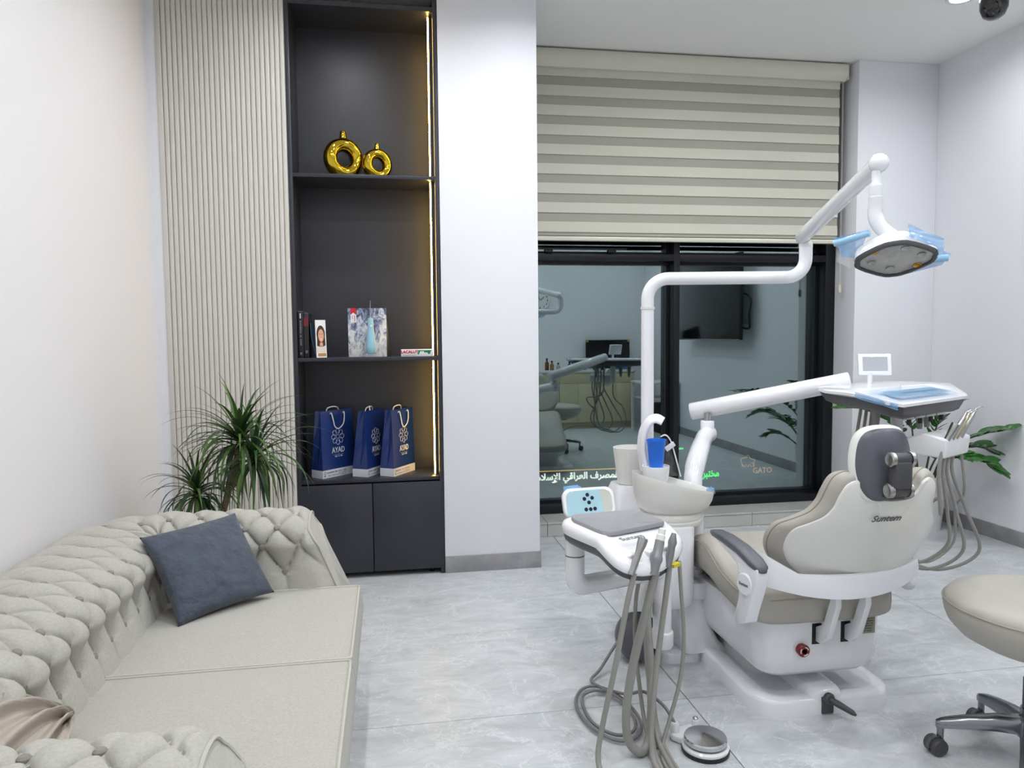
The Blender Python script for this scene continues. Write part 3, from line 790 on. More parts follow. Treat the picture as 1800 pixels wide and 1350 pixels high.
# piping round the arm fronts
for s_ in (0.004, LT-0.004):
    pp = [sofa_pt(s_, PT*(0.02+0.80*j/60)) + Vector((0.004, 0, 0)) for j in range(61)]
    MB().tube(pp, 0.0042, 6).build('arm_piping', PIPING, sofa)
# buttons
bm_ = None
for r, t in enumerate(rows):
    k = 0
    for i in range(0, nb+1):
        # lattice points where both a and b are whole
        u = i+0.0
        if (i+r) % 2: continue
        s = u*wb
        if s < 0.07 or s > LT-0.07: continue
        p = sofa_pt(s, t); q = sofa_pt(s, t+0.004, True); q0 = sofa_pt(s, t-0.004, True); q1 = sofa_pt(s+0.004, t, True); q2 = sofa_pt(s-0.004, t, True)
        nrm = (q-q0).cross(q1-q2).normalized()
        cen = sofa_pt(s, t, True)
        if nrm.dot(Vector((-0.72, 2.2, 1.1))-cen) < 0: nrm = -nrm
        mbb = MB(); mbb.lathe([(0.0115, -0.006), (0.0125, 0.0), (0.009, 0.0045), (0.0005, 0.006)], p+nrm*0.004, 12, R=nrm.to_track_quat('Z', 'Y').to_matrix())
        mbb.build('button', SOFAB, sofa)
# base, seat cushions, feet
box('base_frame', -1.10, -0.19, SFY0-0.02, SFY1+0.02, 0.06, 0.30, SOFA, sofa, bevel=0.02, seg=3)
for x in (-1.12, -0.24):
    for y in (SFY0-0.02, SFY1+0.02):
        MB().lathe([(0.022, 0), (0.03, 0.03), (0.034, 0.075)], (x, y, 0), 14).build('foot', mat('dark_wood', (52, 40, 32), 0.4), sofa)
def cushion(y0, y1):
    def fn(side):
        pass
    x0, x1, z0, z1 = -0.845, -0.135, 0.285, 0.455
    mb = MB(); N = 26
    def top(u, v):
        x = x0+(x1-x0)*u; y = y0+(y1-y0)*v
        b = (1-(2*u-1)**4)*(1-(2*v-1)**4)
        return Vector((x, y, z1+0.016*b+0.004*noise.noise(Vector((x*7, y*7, 1)))*b))
    def cr(p, k):           # round the plan a little
        return p
    mb.grid(top, N, N)
    def bot(u, v): return Vector((x0+(x1-x0)*u, y0+(y1-y0)*(1-v), z0))
    mb.grid(bot, N, N)
    per = [(i/(N-1), 0) for i in range(N)]+[(1, i/(N-1)) for i in range(1, N)]+[(1-i/(N-1), 1) for i in range(1, N)]+[(0, 1-i/(N-1)) for i in range(1, N)]
    rings = []
    for k in range(7):
        w_ = k/6; ring = []
        for (u, v) in per[:-1]:
            p = top(u, v); cx, cy = (x0+x1)/2, (y0+y1)/2; q = Vector((p.x, p.y, z1+(z0-z1)*w_))
            bul = 0.014*math.sin(pi*w_)
            if u >= 0.999: q.x += bul
            elif u <= 0.001: q.x -= bul
            if 0.001 < u < 0.999: q.y += bul*(1 if v > 0.5 else -1)*0.2
            ring.append(q)
        rings.append(ring)
    mb.loft(rings, cap=False)
    cu = mb.build('seat_cushion', SOFA, sofa, angle=60)
    r = 0.035
    for zz in (z1+0.001,):
        pts = [Vector((a, b, zz)) for a, b in rrect(x0, x1, y0+0.003, y1-0.003, 0.012, 4)]; pts.append(pts[0])
        MB().tube(pts, 0.0052, 7, cap=False).build('piping', PIPING, cu)
cushion(2.275, 2.955); cushion(1.475, 2.268)

# dark scatter cushion
def pillow(o, eu, ev, W, H, T, lab):
    t = root('scatter_cushion', o+eu.normalized()*W/2, lab, 'cushion')
    eu = eu.normalized(); ev = (ev-eu*ev.dot(eu)).normalized(); en = eu.cross(ev); mb = MB(); N = 44
    for sg in (1, -1):
        def fn(u, v, sg=sg):
            a, b = 2*u-1, 2*v-1
            pinch = 1-0.075*(1-abs(b)**2)*abs(a)**3
            pinch2 = 1-0.075*(1-abs(a)**2)*abs(b)**3
            x = a*W/2*pinch; y = b*H/2*pinch2
            th = T*((1-a*a)*(1-b*b))**0.38
            wr = 0.006*noise.noise(Vector((a*3, b*3, sg*2)))+0.0045*math.sin(22*(b+0.35*a)+3*noise.noise(Vector((a*2, b*2, 5))))*max(0, (-b-0.15))*1.2
            p = o+eu*(W/2+x)+ev*(H/2+y)+en*(sg*(th+wr*(1-a*a)*(1-b*b)))
            return p
        mb.grid(fn, N, N)
    mb.build('cushion_cover', PILL, t, angle=180)
    return t
pillow(Vector((-0.727, 2.611, 0.468)), Vector((0.818, 0.666, 0.064)), Vector((-0.677, 0.336, 0.732)), 0.366, 0.366, 0.06, 'slate blue scatter cushion leaning in the far corner of the sofa')

# folded linen throw over the near end of the sofa
t = root('throw_blanket', (-0.80, 1.62, 0.60), 'beige linen throw crumpled on the near end of the sofa', 'blanket')
def thr(u, v):
    y = 1.50+0.42*u
    k = (1-u)**0.6
    cx_, cz_ = -0.830, 0.50
    if v < 0.5: bx_, bz_ = -0.95+0.12*2*v, 0.775-0.14*2*v
    else: bx_, bz_ = -0.83+0.10*(2*v-1), 0.635-0.13*(2*v-1)
    x = cx_+(bx_-cx_)*k; z = cz_+(bz_-cz_)*k
    fold = 0.016*math.sin(v*26+4*u)+0.008*math.sin(v*47+9*u)+0.010*noise.noise(Vector((u*5, v*7, 0)))
    return Vector((x+0.03+fold*0.7, y, z+0.012+fold*0.7))
mb = MB(); mb.grid(thr, 40, 48); mb.build('throw_cloth', THROW, t, angle=180, solid=0.006)

# ================================================================ DRACAENA behind the sofa
pl = root('dracaena_plant', (-0.86, 3.78, 0), 'potted dracaena with long narrow arching leaves behind the sofa', 'plant')
MB().lathe([(0.001, 0), (0.13, 0), (0.16, 0.30), (0.165, 0.32), (0.15, 0.32), (0.145, 0.28), (0.001, 0.28)], (-0.86, 3.78, 0), 28).build('pot', POTW, pl, angle=40)
MB().lathe([(0.001, 0.285), (0.143, 0.282)], (-0.86, 3.78, 0), 20).build('soil', SOIL, pl)
trk1 = spline([(-0.86, 3.78, 0.27), (-0.84, 3.77, 0.5), (-0.80, 3.76, 0.66), (-0.745, 3.75, 0.85), (-0.725, 3.75, 0.95)], 6)
trk2 = spline([(-0.88, 3.77, 0.27), (-0.91, 3.74, 0.48), (-0.925, 3.72, 0.70)], 6)
trk3 = spline([(-0.79, 3.76, 0.70), (-0.70, 3.73, 0.80), (-0.66, 3.72, 0.88)], 6)
MB().tube(trk1, [0.019]*4+[0.016]*(len(trk1)-4), 10).build('trunk', BARK, pl)
MB().tube(trk2, 0.014, 10).build('trunk', BARK, pl)
MB().tube(trk3, 0.012, 10).build('trunk', BARK, pl)
def leaf_mesh(L_, w_, droop, up, seed):
    """leaf in local XZ: leaves the origin along +X rising by 'up', bends down by 'droop'"""
    rnd = random.Random(seed); mb = MB(); n = 13; x = z = 0; ang = up; pts = []
    tw = rnd.uniform(-0.12, 0.12)
    for i in range(n):
        pts.append((x, z)); st = L_/(n-1); x += st*math.cos(ang); z += st*math.sin(ang)
        ang -= droop/(n-1)*(0.5+1.1*i/n)
        ang = max(ang, -1.5)
    vs = []; fs = []
    for i, (a, b) in enumerate(pts):
        u = i/(n-1); wd = w_*(0.55+0.45*min(1, u*5))*(1-u**2.2)+0.0006
        yoff = tw*L_*u*u
        vs += [(a, yoff-wd/2, b+wd*0.16), (a, yoff, b), (a, yoff+wd/2, b+wd*0.16)]
    for i in range(n-1):
        for k in range(2): fs.append((i*3+k, i*3+k+1, i*3+k+4, i*3+k+3))
    mb.add(vs, fs); return mb
leaf_data = []
rnd = random.Random(11)
def crown(c, n, Lm, seed, dark=0.4, lo=-0.35):
    rnd = random.Random(seed); c = Vector(c)
    for i in range(n):
        f = (i/n)**0.75                          # 0 = innermost, upright
        up = 1.45-1.9*f+rnd.uniform(-0.15, 0.15)
        Ls = Lm*(0.62+0.45*math.sin(pi*min(1, f*0.75+0.15)))*rnd.uniform(0.85, 1.15)
        droop = (0.7+2.3*f)*rnd.uniform(0.75, 1.25)
        mb = leaf_mesh(Ls, rnd.uniform(0.015, 0.023), droop, up, seed*100+i)
        az = i*2.39996+rnd.uniform(-0.3, 0.3)
        mb2 = MB(Matrix.Translation(c+Vector((0, 0, 0.05*(1-f)-0.03))) @ Matrix.Rotation(az, 4, 'Z')); mb2.add(mb.v, mb.f)
        # keep clear of the walls
        lim = [p for p in mb2.v if p.y > YP-0.02 or p.x < XL+0.02]
        if lim:
            for p in mb2.v:
                p.y = min(p.y, YP-0.015); p.x = max(p.x, XL+0.015)
        mb2.build('leaf', LEAF2 if rnd.random() < dark else LEAF, pl, origin=c, angle=180)
crown((-0.725, 3.75, 0.95), 96, 0.37, 1)
crown((-0.65, 3.70, 0.87), 58, 0.36, 2, 0.6)
crown((-0.925, 3.72, 0.71), 66, 0.28, 3, 0.7)

# ================================================================ ZZ PLANT in the right corner
zc = Vector((3.85, 4.83, 0))
zp = root('zz_plant', zc, 'glossy green zz plant in a tapered white pot in the right corner', 'plant')
MB().lathe([(0.001, 0), (0.145, 0), (0.185, 0.39), (0.178, 0.40), (0.168, 0.385), (0.162, 0.33), (0.001, 0.33)], zc, 36).build('pot', POTW, zp, angle=40)
MB().lathe([(0.001, 0.335), (0.161, 0.332)], zc, 20).build('soil', SOIL, zp)
def zleaf(L_, W_):
    mb = MB(); n = 7; vs = []; fs = []
    for i in range(n):
        u = i/(n-1); wd = W_*math.sin(pi*min(1, u*0.93+0.07))**0.75*(1-0.15*u); xx = L_*u; zz = -0.10*L_*u*u
        vs += [(xx, -wd/2, zz+wd*0.12), (xx, 0, zz), (xx, wd/2, zz+wd*0.12)]
    for i in range(n-1):
        for k in range(2): fs.append((i*3+k, i*3+k+1, i*3+k+4, i*3+k+3))
    mb.add(vs, fs); return mb
zl_me = None
def frond(pts, nl, size, seed):
    global zl_me
    rnd = random.Random(seed); path = spline(pts, 10)
    st = MB().tube(path, [0.008-0.0055*i/(len(path)-1) for i in range(len(path))], 7).build('frond_stem', STEMZ, zp)
    n = len(path)
    if zl_me is None:
        o = zleaf(1.0, 0.46).build('leaflet', LEAFZ, None, angle=180, origin=(0, 0, 0)); zl_me = o.data; bpy.data.objects.remove(o)
    for i in range(nl):
        f = 0.38+0.60*i/(nl-1); j = min(n-2, int(f*(n-1))); p = path[j]; tg = (path[j+1]-path[j]).normalized()
        side = tg.cross(Vector((0, 0, 1)));
        side = side.normalized() if side.length > 0.1 else Vector((1, 0, 0))
        upv = side.cross(tg)
        for sg in (-1, 1):
            d = (tg*0.75+side*sg*0.85+upv*rnd.uniform(0.0, 0.35)).normalized()
            upl = (upv+Vector((-0.55, -0.65, 0.1))*rnd.uniform(0.3, 1.4)).normalized(); zv = (upl-d*upl.dot(d)).normalized(); yv = zv.cross(d); s = size*(0.75+0.4*math.sin(pi*i/(nl-1)))*rnd.uniform(0.85, 1.1)
            tip = p+d*s
            if tip.x > XR-0.015 or tip.y > YW-0.015: 
                d = (d+Vector((-max(0, tip.x-XR+0.02)/s*1.6, -max(0, tip.y-YW+0.02)/s*1.6, 0))).normalized(); zv = (upl-d*upl.dot(d)).normalized(); yv = zv.cross(d)
            o = link('leaflet', zl_me, st, p)
            o.rotation_mode = 'QUATERNION'
            o.rotation_quaternion = Matrix((d, yv, zv)).transposed().to_quaternion(); o.scale = (s, s, s)
b0 = zc+Vector((0, 0, 0.33))
frond([b0+Vector((0.05, -0.05, 0)), (3.90, 4.66, 0.56), (3.93, 4.52, 0.68), (4.00, 4.40, 0.75), (4.08, 4.28, 0.79)], 13, 0.125, 1)
frond([b0+Vector((0.04, -0.08, 0)), (3.84, 4.60, 0.52), (3.86, 4.46, 0.58), (3.94, 4.34, 0.57), (4.02, 4.26, 0.50)], 11, 0.13, 2)
frond([b0+Vector((-0.06, 0.0, 0)), (3.72, 4.80, 0.62), (3.58, 4.76, 0.80), (3.36, 4.72, 0.90), (3.10, 4.70, 0.92)], 13, 0.115, 3)
frond([b0+Vector((0.0, 0.02, 0)), (3.82, 4.86, 0.62), (3.78, 4.86, 0.82), (3.70, 4.86, 0.94), (3.60, 4.88, 1.0)], 12, 0.115, 4)
frond([b0+Vector((0.02, -0.02, 0)), (3.88, 4.76, 0.60), (3.88, 4.70, 0.78), (3.90, 4.64, 0.90), (3.96, 4.56, 0.96)], 12, 0.11, 5)
frond([b0+Vector((-0.05, -0.06, 0)), (3.70, 4.68, 0.56), (3.58, 4.58, 0.68), (3.48, 4.50, 0.70), (3.40, 4.44, 0.66)], 11, 0.125, 6)
frond([b0+Vector((-0.08, -0.02, 0)), (3.66, 4.72, 0.46), (3.54, 4.66, 0.52), (3.44, 4.62, 0.48)], 8, 0.11, 7)
frond([b0+Vector((0.06, -0.03, 0)), (3.94, 4.72, 0.50), (3.98, 4.62, 0.60), (4.03, 4.52, 0.64), (4.09, 4.42, 0.62)], 10, 0.12, 8)
frond([b0+Vector((-0.03, -0.09, 0)), (3.78, 4.62, 0.50), (3.74, 4.50, 0.60), (3.74, 4.38, 0.63), (3.78, 4.26, 0.60)], 10, 0.12, 9)
# ================================================================ DENTAL CHAIR
CHX = 1.605
ch = root('dental_chair', (CHX, 2.9, 0), 'white and beige dental patient chair seen from behind', 'dental chair')
def rloft(name, rings, m, parent, n=6, **kw):
    """rings: (x0,x1,y0,y1,r,z)"""
    mb = MB(); mb.loft([[(a, b, z) for a, b in rrect(x0, x1, y0, y1, r, n)] for x0, x1, y0, y1, r, z in rings]); return mb.build(name, m, parent, **kw)
bp = rloft('base_plate', [(1.338, 1.925, 2.485, 3.50, 0.12, 0.0), (1.338, 1.925, 2.485, 3.50, 0.12, 0.050), (1.345, 1.918, 2.492, 3.49, 0.115, 0.062), (1.362, 1.90, 2.508, 3.47, 0.10, 0.070), (1.39, 1.87, 2.535, 3.44, 0.09, 0.066), (1.43, 1.83, 2.60, 3.40, 0.08, 0.052)], PLW, ch, angle=50)
rloft('base_ridge', [(1.545, 1.695, 2.486, 2.78, 0.03, 0.0), (1.548, 1.692, 2.488, 2.78, 0.035, 0.072), (1.558, 1.682, 2.498, 2.78, 0.035, 0.088), (1.575, 1.665, 2.515, 2.76, 0.03, 0.094)], PLW, bp, angle=50)
rloft('lift_column', [(1.44, 1.80, 2.74, 3.38, 0.08, 0.05), (1.46, 1.78, 2.74, 3.36, 0.07, 0.20)], PLW2, ch, angle=50)
lv = box('lever_plate', 1.592, 1.640, 2.478, 2.49, 0.004, 0.070, PLG2, ch, bevel=0.004)
MB().lathe([(0.022, 0), (0.022, 0.012), (0.015, 0.018), (0.001, 0.018)], (1.615, 2.480, 0.066), 18, R=Vector((0.1, -1, 0.1)).to_track_quat('Z', 'Y').to_matrix()).build('lever_hub', PLG2, lv)
MB().tube([(1.618, 2.470, 0.066), (1.635, 2.445, 0.058), (1.668, 2.405, 0.042), (1.676, 2.395, 0.036)], [0.011, 0.013, 0.010, 0.004], 10).build('lever_handle', PLG2, lv)
bx, by = 1.602, 2.945
body = rloft('lift_housing', [(bx-.17, bx+.17, by-.37, by+.34, .06, .138), (bx-.215, bx+.215, by-.415, by+.39, .07, .146), (bx-.242, bx+.242, by-.436, by+.42, .07, .170), (bx-.255, bx+.255, by-.445, by+.435, .07, .212), (bx-.26, bx+.26, by-.446, by+.44, .07, .29), (bx-.26, bx+.26, by-.446, by+.44, .07, .375), (bx-.25, bx+.25, by-.435, by+.43, .07, .380)], PLW, ch, angle=50)
YN = by-.446
for x in (1.583, 1.702):
    box('strut_slot', x-0.027, x+0.012, YN-0.0012, YN+0.01, 0.272, 0.352, BLK, body)
    mb = MB()
    mb.prism([(YN+0.01, 0.282), (YN-0.03, 0.284), (YN-0.075, 0.325), (YN-0.125, 0.46), (YN-0.118, 0.535), (YN-0.085, 0.54), (YN-0.085, 0.47), (YN-0.045, 0.365), (YN+0.01, 0.335)], lambda a, b: (x-0.012, a, b), lambda a, b: (x+0.012, a, b))
    mb.build('backrest_strut', PLW, ch, bevel=0.004)
bt = MB().lathe([(0.022, 0), (0.022, 0.014), (0.024, 0.016), (0.024, 0.022), (0.021, 0.026), (0.0005, 0.0265)], (1.512, YN+0.001, 0.258), 20, R=Matrix.Rotation(pi/2, 3, 'X'), mi=0).build('stop_button', mat('stop_red', (120, 24, 34), 0.35), body)
MB().lathe([(0.0005, 0.0275), (0.0095, 0.0275)], (1.512, YN+0.001, 0.258), 14, R=Matrix.Rotation(pi/2, 3, 'X')).build('button_centre', mat('stop_yellow', (214, 186, 52), 0.4), bt)
rg = MB()
for a0, a1 in ((0.3, 1.5), (2.4, 3.6), (4.5, 5.7)):
    rg.tube([(1.512+0.0155*math.cos(a0+(a1-a0)*i/6), YN-0.0262, 0.258+0.0155*math.sin(a0+(a1-a0)*i/6)) for i in range(7)], 0.0018, 5)
rg.build('button_arrows', WHITEP, bt)
pl_ = box('rating_plate', 1.728, 1.818, YN-0.0015, YN+0.001, 0.298, 0.368, mat('plate_olive', (150, 148, 128), 0.4), body)
for k in range(6): marks(frame_xf((1.775, YN-0.002, 0.356-0.0095*k), (1, 0, 0), (0, 0, 1)), 0.075-0.004*k, 0.0045, PLG2, pl_, 'plate_print')
# seat cushion
secs = []
for y, zt, th, hw in ((2.455, .478, .085, .255), (2.462, .498, .125, .275), (2.50, .510, .145, .288), (2.60, .515, .150, .292), (2.72, .545, .165, .295), (2.84, .600, .19, .295), (2.94, .612, .20, .290), (3.05, .575, .18, .280), (3.20, .500, .15, .265), (3.36, .420, .12, .250), (3.52, .355, .11, .235), (3.60, .325, .09, .21), (3.615, .305, .05, .18)):
    ring = []
    for i in range(28):
        a = 2*pi*i/28; c, s = math.cos(a), math.sin(a); e = 0.42
        px_ = hw*math.copysign(abs(c)**e, c); pz = th/2*math.copysign(abs(s)**e, s)
        dip = -0.022*max(0, s)*(1-(px_/hw)**2)
        ring.append((CHX-0.02+px_, y, zt-th/2+pz+dip))
    secs.append(ring)
seat = MB().loft(secs).build('seat_cushion', LEATH, ch, angle=60)
sm = MB()
for sg in (-1, 1): sm.tube(spline([(CHX-0.02+sg*0.29, 2.50, .473), (CHX-0.02+sg*0.296, 2.60, .477), (CHX-0.02+sg*0.299, 2.72, .505), (CHX-0.02+sg*0.297, 2.84, .553), (CHX-0.02+sg*0.292, 2.94, .562), (CHX-0.02+sg*0.282, 3.05, .53), (CHX-0.02+sg*0.268, 3.2, .462)], 5), 0.003, 6)
sm.tube([(CHX-0.29, 2.470, .468), (CHX-0.24, 2.457, .468), (CHX+0.20, 2.457, .468), (CHX+0.25, 2.470, .468)], 0.003, 6)
sm.build('seat_seam', LEATHD, seat)
# backrest
def lerp_tab(tab, z):
    for i in range(1, len(tab)):
        if z <= tab[i][0] or i == len(tab)-1:
            a, b = tab[i-1], tab[i]; t = (z-a[0])/(b[0]-a[0]); return a[1]+(b[1]-a[1])*t
YC = [(0.50, 2.40), (0.60, 2.345), (0.70, 2.285), (0.83, 2.215), (0.92, 2.185), (1.2, 2.15)]
def back_shape(half, cen, seq, name, m, parent, curv=1.35, xc=CHX+0.055, yfun=None, angle=50, n=5):
    h = spline([(a, 0, b) for a, b in half], n); full = [(p.x, p.z) for p in h]+[(-p.x, p.z) for p in reversed(h[1:-1])]
    rings = []
    for k, off in seq:
        ring = []
        for (x, z) in full:
            xx = cen[0]+(x-cen[0])*k; zz = cen[1]+(z-cen[1])*k
            yb = (lerp_tab(YC, zz) if yfun is None else yfun(zz))+curv*xx*xx
            ring.append((xc+xx, yb+off, zz))
        rings.append(ring)
    return MB().loft(rings).build(name, m, parent, angle=angle)
half = [(0, .545), (.12, .545), (.21, .555), (.27, .60), (.305, .66), (.313, .715), (.300, .765), (.262, .797), (.228, .828), (.206, .87), (.196, .92), (.178, .962), (.145, .98), (.112, .968), (.088, .935), (.055, .914), (0, .905)]
cen = (0, .74)
br = back_shape(half, cen, [(0.02, 0.0), (0.5, 0.0), (.90, 0.0), (.965, 0.006), (1.0, 0.028), (1.008, 0.052), (0.99, 0.078), (0.94, 0.096), (.85, 0.102), (.5, 0.095), (.02, 0.09)], 'backrest_cushion', LEATH, ch, angle=70)
sh = back_shape(half, cen, [(0.02, -0.010), (0.5, -0.010), (.88, -0.010), (.905, -0.006), (.91, 0.004)], 'backrest_shell', PLIV, ch, angle=40)
h2 = spline([(a, 0, b) for a, b in half], 5); pts = [(p.x, p.z) for p in h2]+[(-p.x, p.z) for p in reversed(h2[1:-1])]; pts.append(pts[0])
MB().tube([(CHX+0.055+x*1.003, lerp_tab(YC, cen[1]+(z-cen[1])*1.003)+1.35*x*x+0.040, cen[1]+(z-cen[1])*1.003) for x, z in pts], 0.003, 6, cap=False).build('backrest_seam', LEATHD, br)
zt = 0.822
ty = lerp_tab(YC, zt)-0.0115
sl = (lerp_tab(YC, zt+0.02)-lerp_tab(YC, zt-0.02))/0.04
text('Suntem', 0.036, PLG, frame_xf((CHX+0.035, ty-0.001, zt), (1, 0.0, 0), (0, sl, 1)), sh, 'lettering', shear=0.25, bold=0.0004, label='grey Suntem lettering')
# headrest
hh = [(0, .888), (.055, .888), (.088, .92), (.104, .985), (.103, 1.04), (.092, 1.09), (.070, 1.120), (.035, 1.132), (0, 1.134)]
yh = lambda z: 2.165+0.10*(z-0.9)
hr = back_shape(hh, (0, 1.01), [(0.02, 0.008), (.5, 0.008), (.90, 0.008), (.98, 0.012), (1.03, 0.022), (1.04, 0.034), (.99, 0.048), (.85, 0.055), (.4, 0.05), (.02, 0.048)], 'headrest_cushion', PLIV, ch, curv=2.2, xc=CHX+0.018, yfun=yh, angle=70)
back_shape(hh, (0, 1.01), [(0.02, -0.012), (.5, -0.010), (.88, -0.004), (.96, 0.006), (.97, 0.018)], 'headrest_shell', PLG, ch, curv=2.2, xc=CHX+0.018, yfun=yh, angle=50)
hx = CHX+0.012
hz = 0.022
hg = MB(); hg.box(hx-0.030, hx+0.030, 2.092, 2.135, 0.945, 1.035)
hinge = hg.build('headrest_hinge', PLG2, ch, bevel=0.008, seg=3)
for z, y, w_ in ((1.040, 2.114, 0.040), (0.938, 2.120, 0.040)):
    MB().lathe([(0.019, -w_+0.012), (0.021, -w_+0.016), (0.021, w_-0.016), (0.019, w_-0.012)], (hx, y, z), 20, axis='X').build('hinge_barrel', PLG2, hinge, angle=40)
    for sg in (-1, 1): MB().lathe([(0.024, sg*(w_-0.012)), (0.024, sg*w_), (0.019, sg*(w_+0.003)), (0.018, sg*(w_+0.0025)), (0.0005, sg*(w_+0.002))], (hx, y, z), 20, axis='X').build('hinge_cap', STEEL, hinge, angle=40)
box('hinge_tongue', hx-0.026, hx+0.026, 2.12, 2.22, 0.905, 0.935, PLG2, ch, bevel=0.006)
pd = MB(); pd.sphere((hx+0.03, 2.215, 0.902), 0.1, 24, 10, sc=(0.95, 0.55, 0.2)); pd.build('backrest_top_cap', PLG, ch)
# band round the back
band = []
for i in range(33):
    u = -1+2*i/32; x = u*0.335; y = 2.325+0.95*x*x; top = 0.592+0.20*max(0, -u-0.55)+0.02*max(0, u-0.6); bot = 0.505+0.05*u*u*(1 if u < 0 else 0.6)
    tl = Vector((2*0.95*x, -1, 0)).normalized()
    band.append([(CHX+x, y, bot), (CHX+x, y-0.008, (top+bot)/2), (CHX+x, y, top), (CHX+x+0.0, y+0.012, top+0.002), (CHX+x, y+0.016, (top+bot)/2), (CHX+x, y+0.012, bot)])
MB().loft(band).build('support_band', PLW, ch, angle=40)
MB().sphere((CHX+0.30, 2.44, 0.515), 0.034, 16, 10, sc=(0.8, 1.1, 1.0)).build('pivot_cover', PLW2, ch)
# left armrest
ax = 1.255
pad = []
for y, z, hw, th in ((2.315, .640, .012, .012), (2.325, .648, .024, .026), (2.36, .660, .030, .032), (2.44, .684, .030, .033), (2.54, .698, .029, .032), (2.61, .700, .026, .028), (2.64, .698, .016, .018), (2.648, .697, .006, .008)):
    z -= 0.012; pad.append([(ax-0.10*(y-2.33)+hw*math.copysign(abs(math.cos(2*pi*i/20))**.6, math.cos(2*pi*i/20)), y, z+th/2*math.copysign(abs(math.sin(2*pi*i/20))**.6, math.sin(2*pi*i/20))) for i in range(20)])
ar = MB().loft(pad).build('armrest_pad', PLG, ch, angle=60)
mb = MB(); mb.prism([(2.318, .635), (2.325, .585), (2.335, .555), (2.37, .47), (2.385, .425), (2.44, .395), (2.455, .43), (2.43, .50), (2.425, .56), (2.44, .62), (2.60, .678), (2.59, .685), (2.45, .675), (2.36, .648)], lambda a, b: (ax-0.024-0.10*(a-2.33), a, b), lambda a, b: (ax+0.024-0.10*(a-2.33), a, b))
mb.build('armrest_bracket', PLW, ch, bevel=0.006)
cp = MB().lathe([(0.040, 0.0), (0.040, 0.012), (0.036, 0.016), (0.0005, 0.017)], (ax-0.022, 2.385, .565), 26, R=Vector((-1, -0.25, 0)).to_track_quat('Z', 'Y').to_matrix()).build('pivot_cap', PLW, ch, angle=40)
text('Suntem', 0.015, GREYP, frame_xf((ax-0.0395, 2.3805, .566), (0.25, -1, 0), (0, 0, 1)), cp, 'lettering', bold=0.0004)

# ================================================================ DENTAL UNIT (cuspidor column)
un = root('cuspidor_unit', (1.23, 3.15, 0), 'white water unit with spittoon bowl beside the dental chair', 'dental unit')
rloft('foot_plate', [(1.155, 1.37, 3.0, 3.40, .07, 0), (1.155, 1.37, 3.0, 3.40, .07, .038), (1.165, 1.36, 3.01, 3.39, .06, .045)], PLW, un, angle=50)
rloft('skirt', [(1.255, 1.47, 2.985, 3.42, .03, 0.045), (1.245, 1.42, 2.985, 3.40, .03, 0.09), (1.235, 1.385, 2.99, 3.39, .03, 0.16), (1.225, 1.365, 3.0, 3.37, .03, 0.25), (1.22, 1.36, 3.0, 3.36, .03, 0.30)], PLW, un, angle=50)
rloft('link_bracket', [(1.13, 1.43, 2.975, 3.28, .02, .288), (1.13, 1.43, 2.975, 3.28, .02, .362)], PLW2, un, angle=50, bevel=0.006)
rloft('column_box', [(1.02, 1.27, 2.945, 3.26, .04, .268), (1.008, 1.283, 2.935, 3.27, .045, .285), (1.005, 1.286, 2.932, 3.272, .045, .33), (1.005, 1.286, 2.932, 3.272, .045, .618), (1.01, 1.28, 2.938, 3.268, .045, .626)], PLW, un, angle=50)
cy_ = MB().lathe([(0.050, .36), (0.050, .398), (0.046, .402), (0.046, .64), (0.001, .64)], (1.338, 3.10, 0), 26).build('side_cylinder', PLW, un, angle=40)
MB().lathe([(0.14, .618), (0.143, .622), (0.143, .638), (0.139, .642), (0.142, .648), (0.138, .668), (0.128, .676), (0.001, .676)], (1.215, 3.075, 0), 40, sx=1.0, sy=0.95).build('bowl_collar', PLIV, un, angle=40)
def bowl():
    cx, cy = 1.222, 3.055; mb = MB(); rings = []
    def ring(s, z, tilt, n=48):
        r = []
        for i in range(n):
            a = 2*pi*i/n; x = 0.183*s*math.cos(a); y = 0.145*s*math.sin(a); r.append((cx+x+0.006*(1-s), cy+y, z-tilt*x))
        return r
    for s, z, t in ((.60, .672, 0), (.74, .676, 0), (.86, .695, .03), (.95, .735, .10), (.99, .780, .20), (1.0, .800, .26), (.995, .804, .26), (.975, .801, .26), (.95, .775, .2), (.86, .735, .10), (.62, .705, .02), (.2, .698, 0), (.02, .696, 0)):
        rings.append(ring(s, z, t))
    return mb.loft(rings).build('spittoon_bowl', PLIV, un, angle=60)
bw_ = bowl()
mb = MB()
def bf(u, v):
    a = -0.55+0.75*u; r = 0.93+0.10*v; cx, cy = 1.222, 3.055
    x = 0.183*r*math.cos(a); y = 0.145*r*math.sin(a); z = 0.752+0.022*math.sin(v*3.1)+0.004*math.sin(u*19)
    return Vector((cx+x, cy+y, z-0.01*u))
mb.grid(bf, 14, 8); mb.build('blue_film_on_rim', BFILM, bw_, angle=180)
# rear tank
rloft('rear_cabinet', [(1.035, 1.20, 3.28, 3.46, .04, .36), (1.035, 1.20, 3.28, 3.46, .04, .70), (1.05, 1.19, 3.29, 3.45, .04, .735)], PLW, un, angle=50)
mb = MB(); mb.lathe([(0.060, .735), (0.066, .74), (0.088, .90), (0.0885, .912), (0.084, .913), (0.080, .90), (0.06, .76), (0.001, .755)], (1.135, 3.36, 0), 36, sx=1.0, sy=0.85); mb.build('water_bottle_holder', PLIV, un, angle=40)
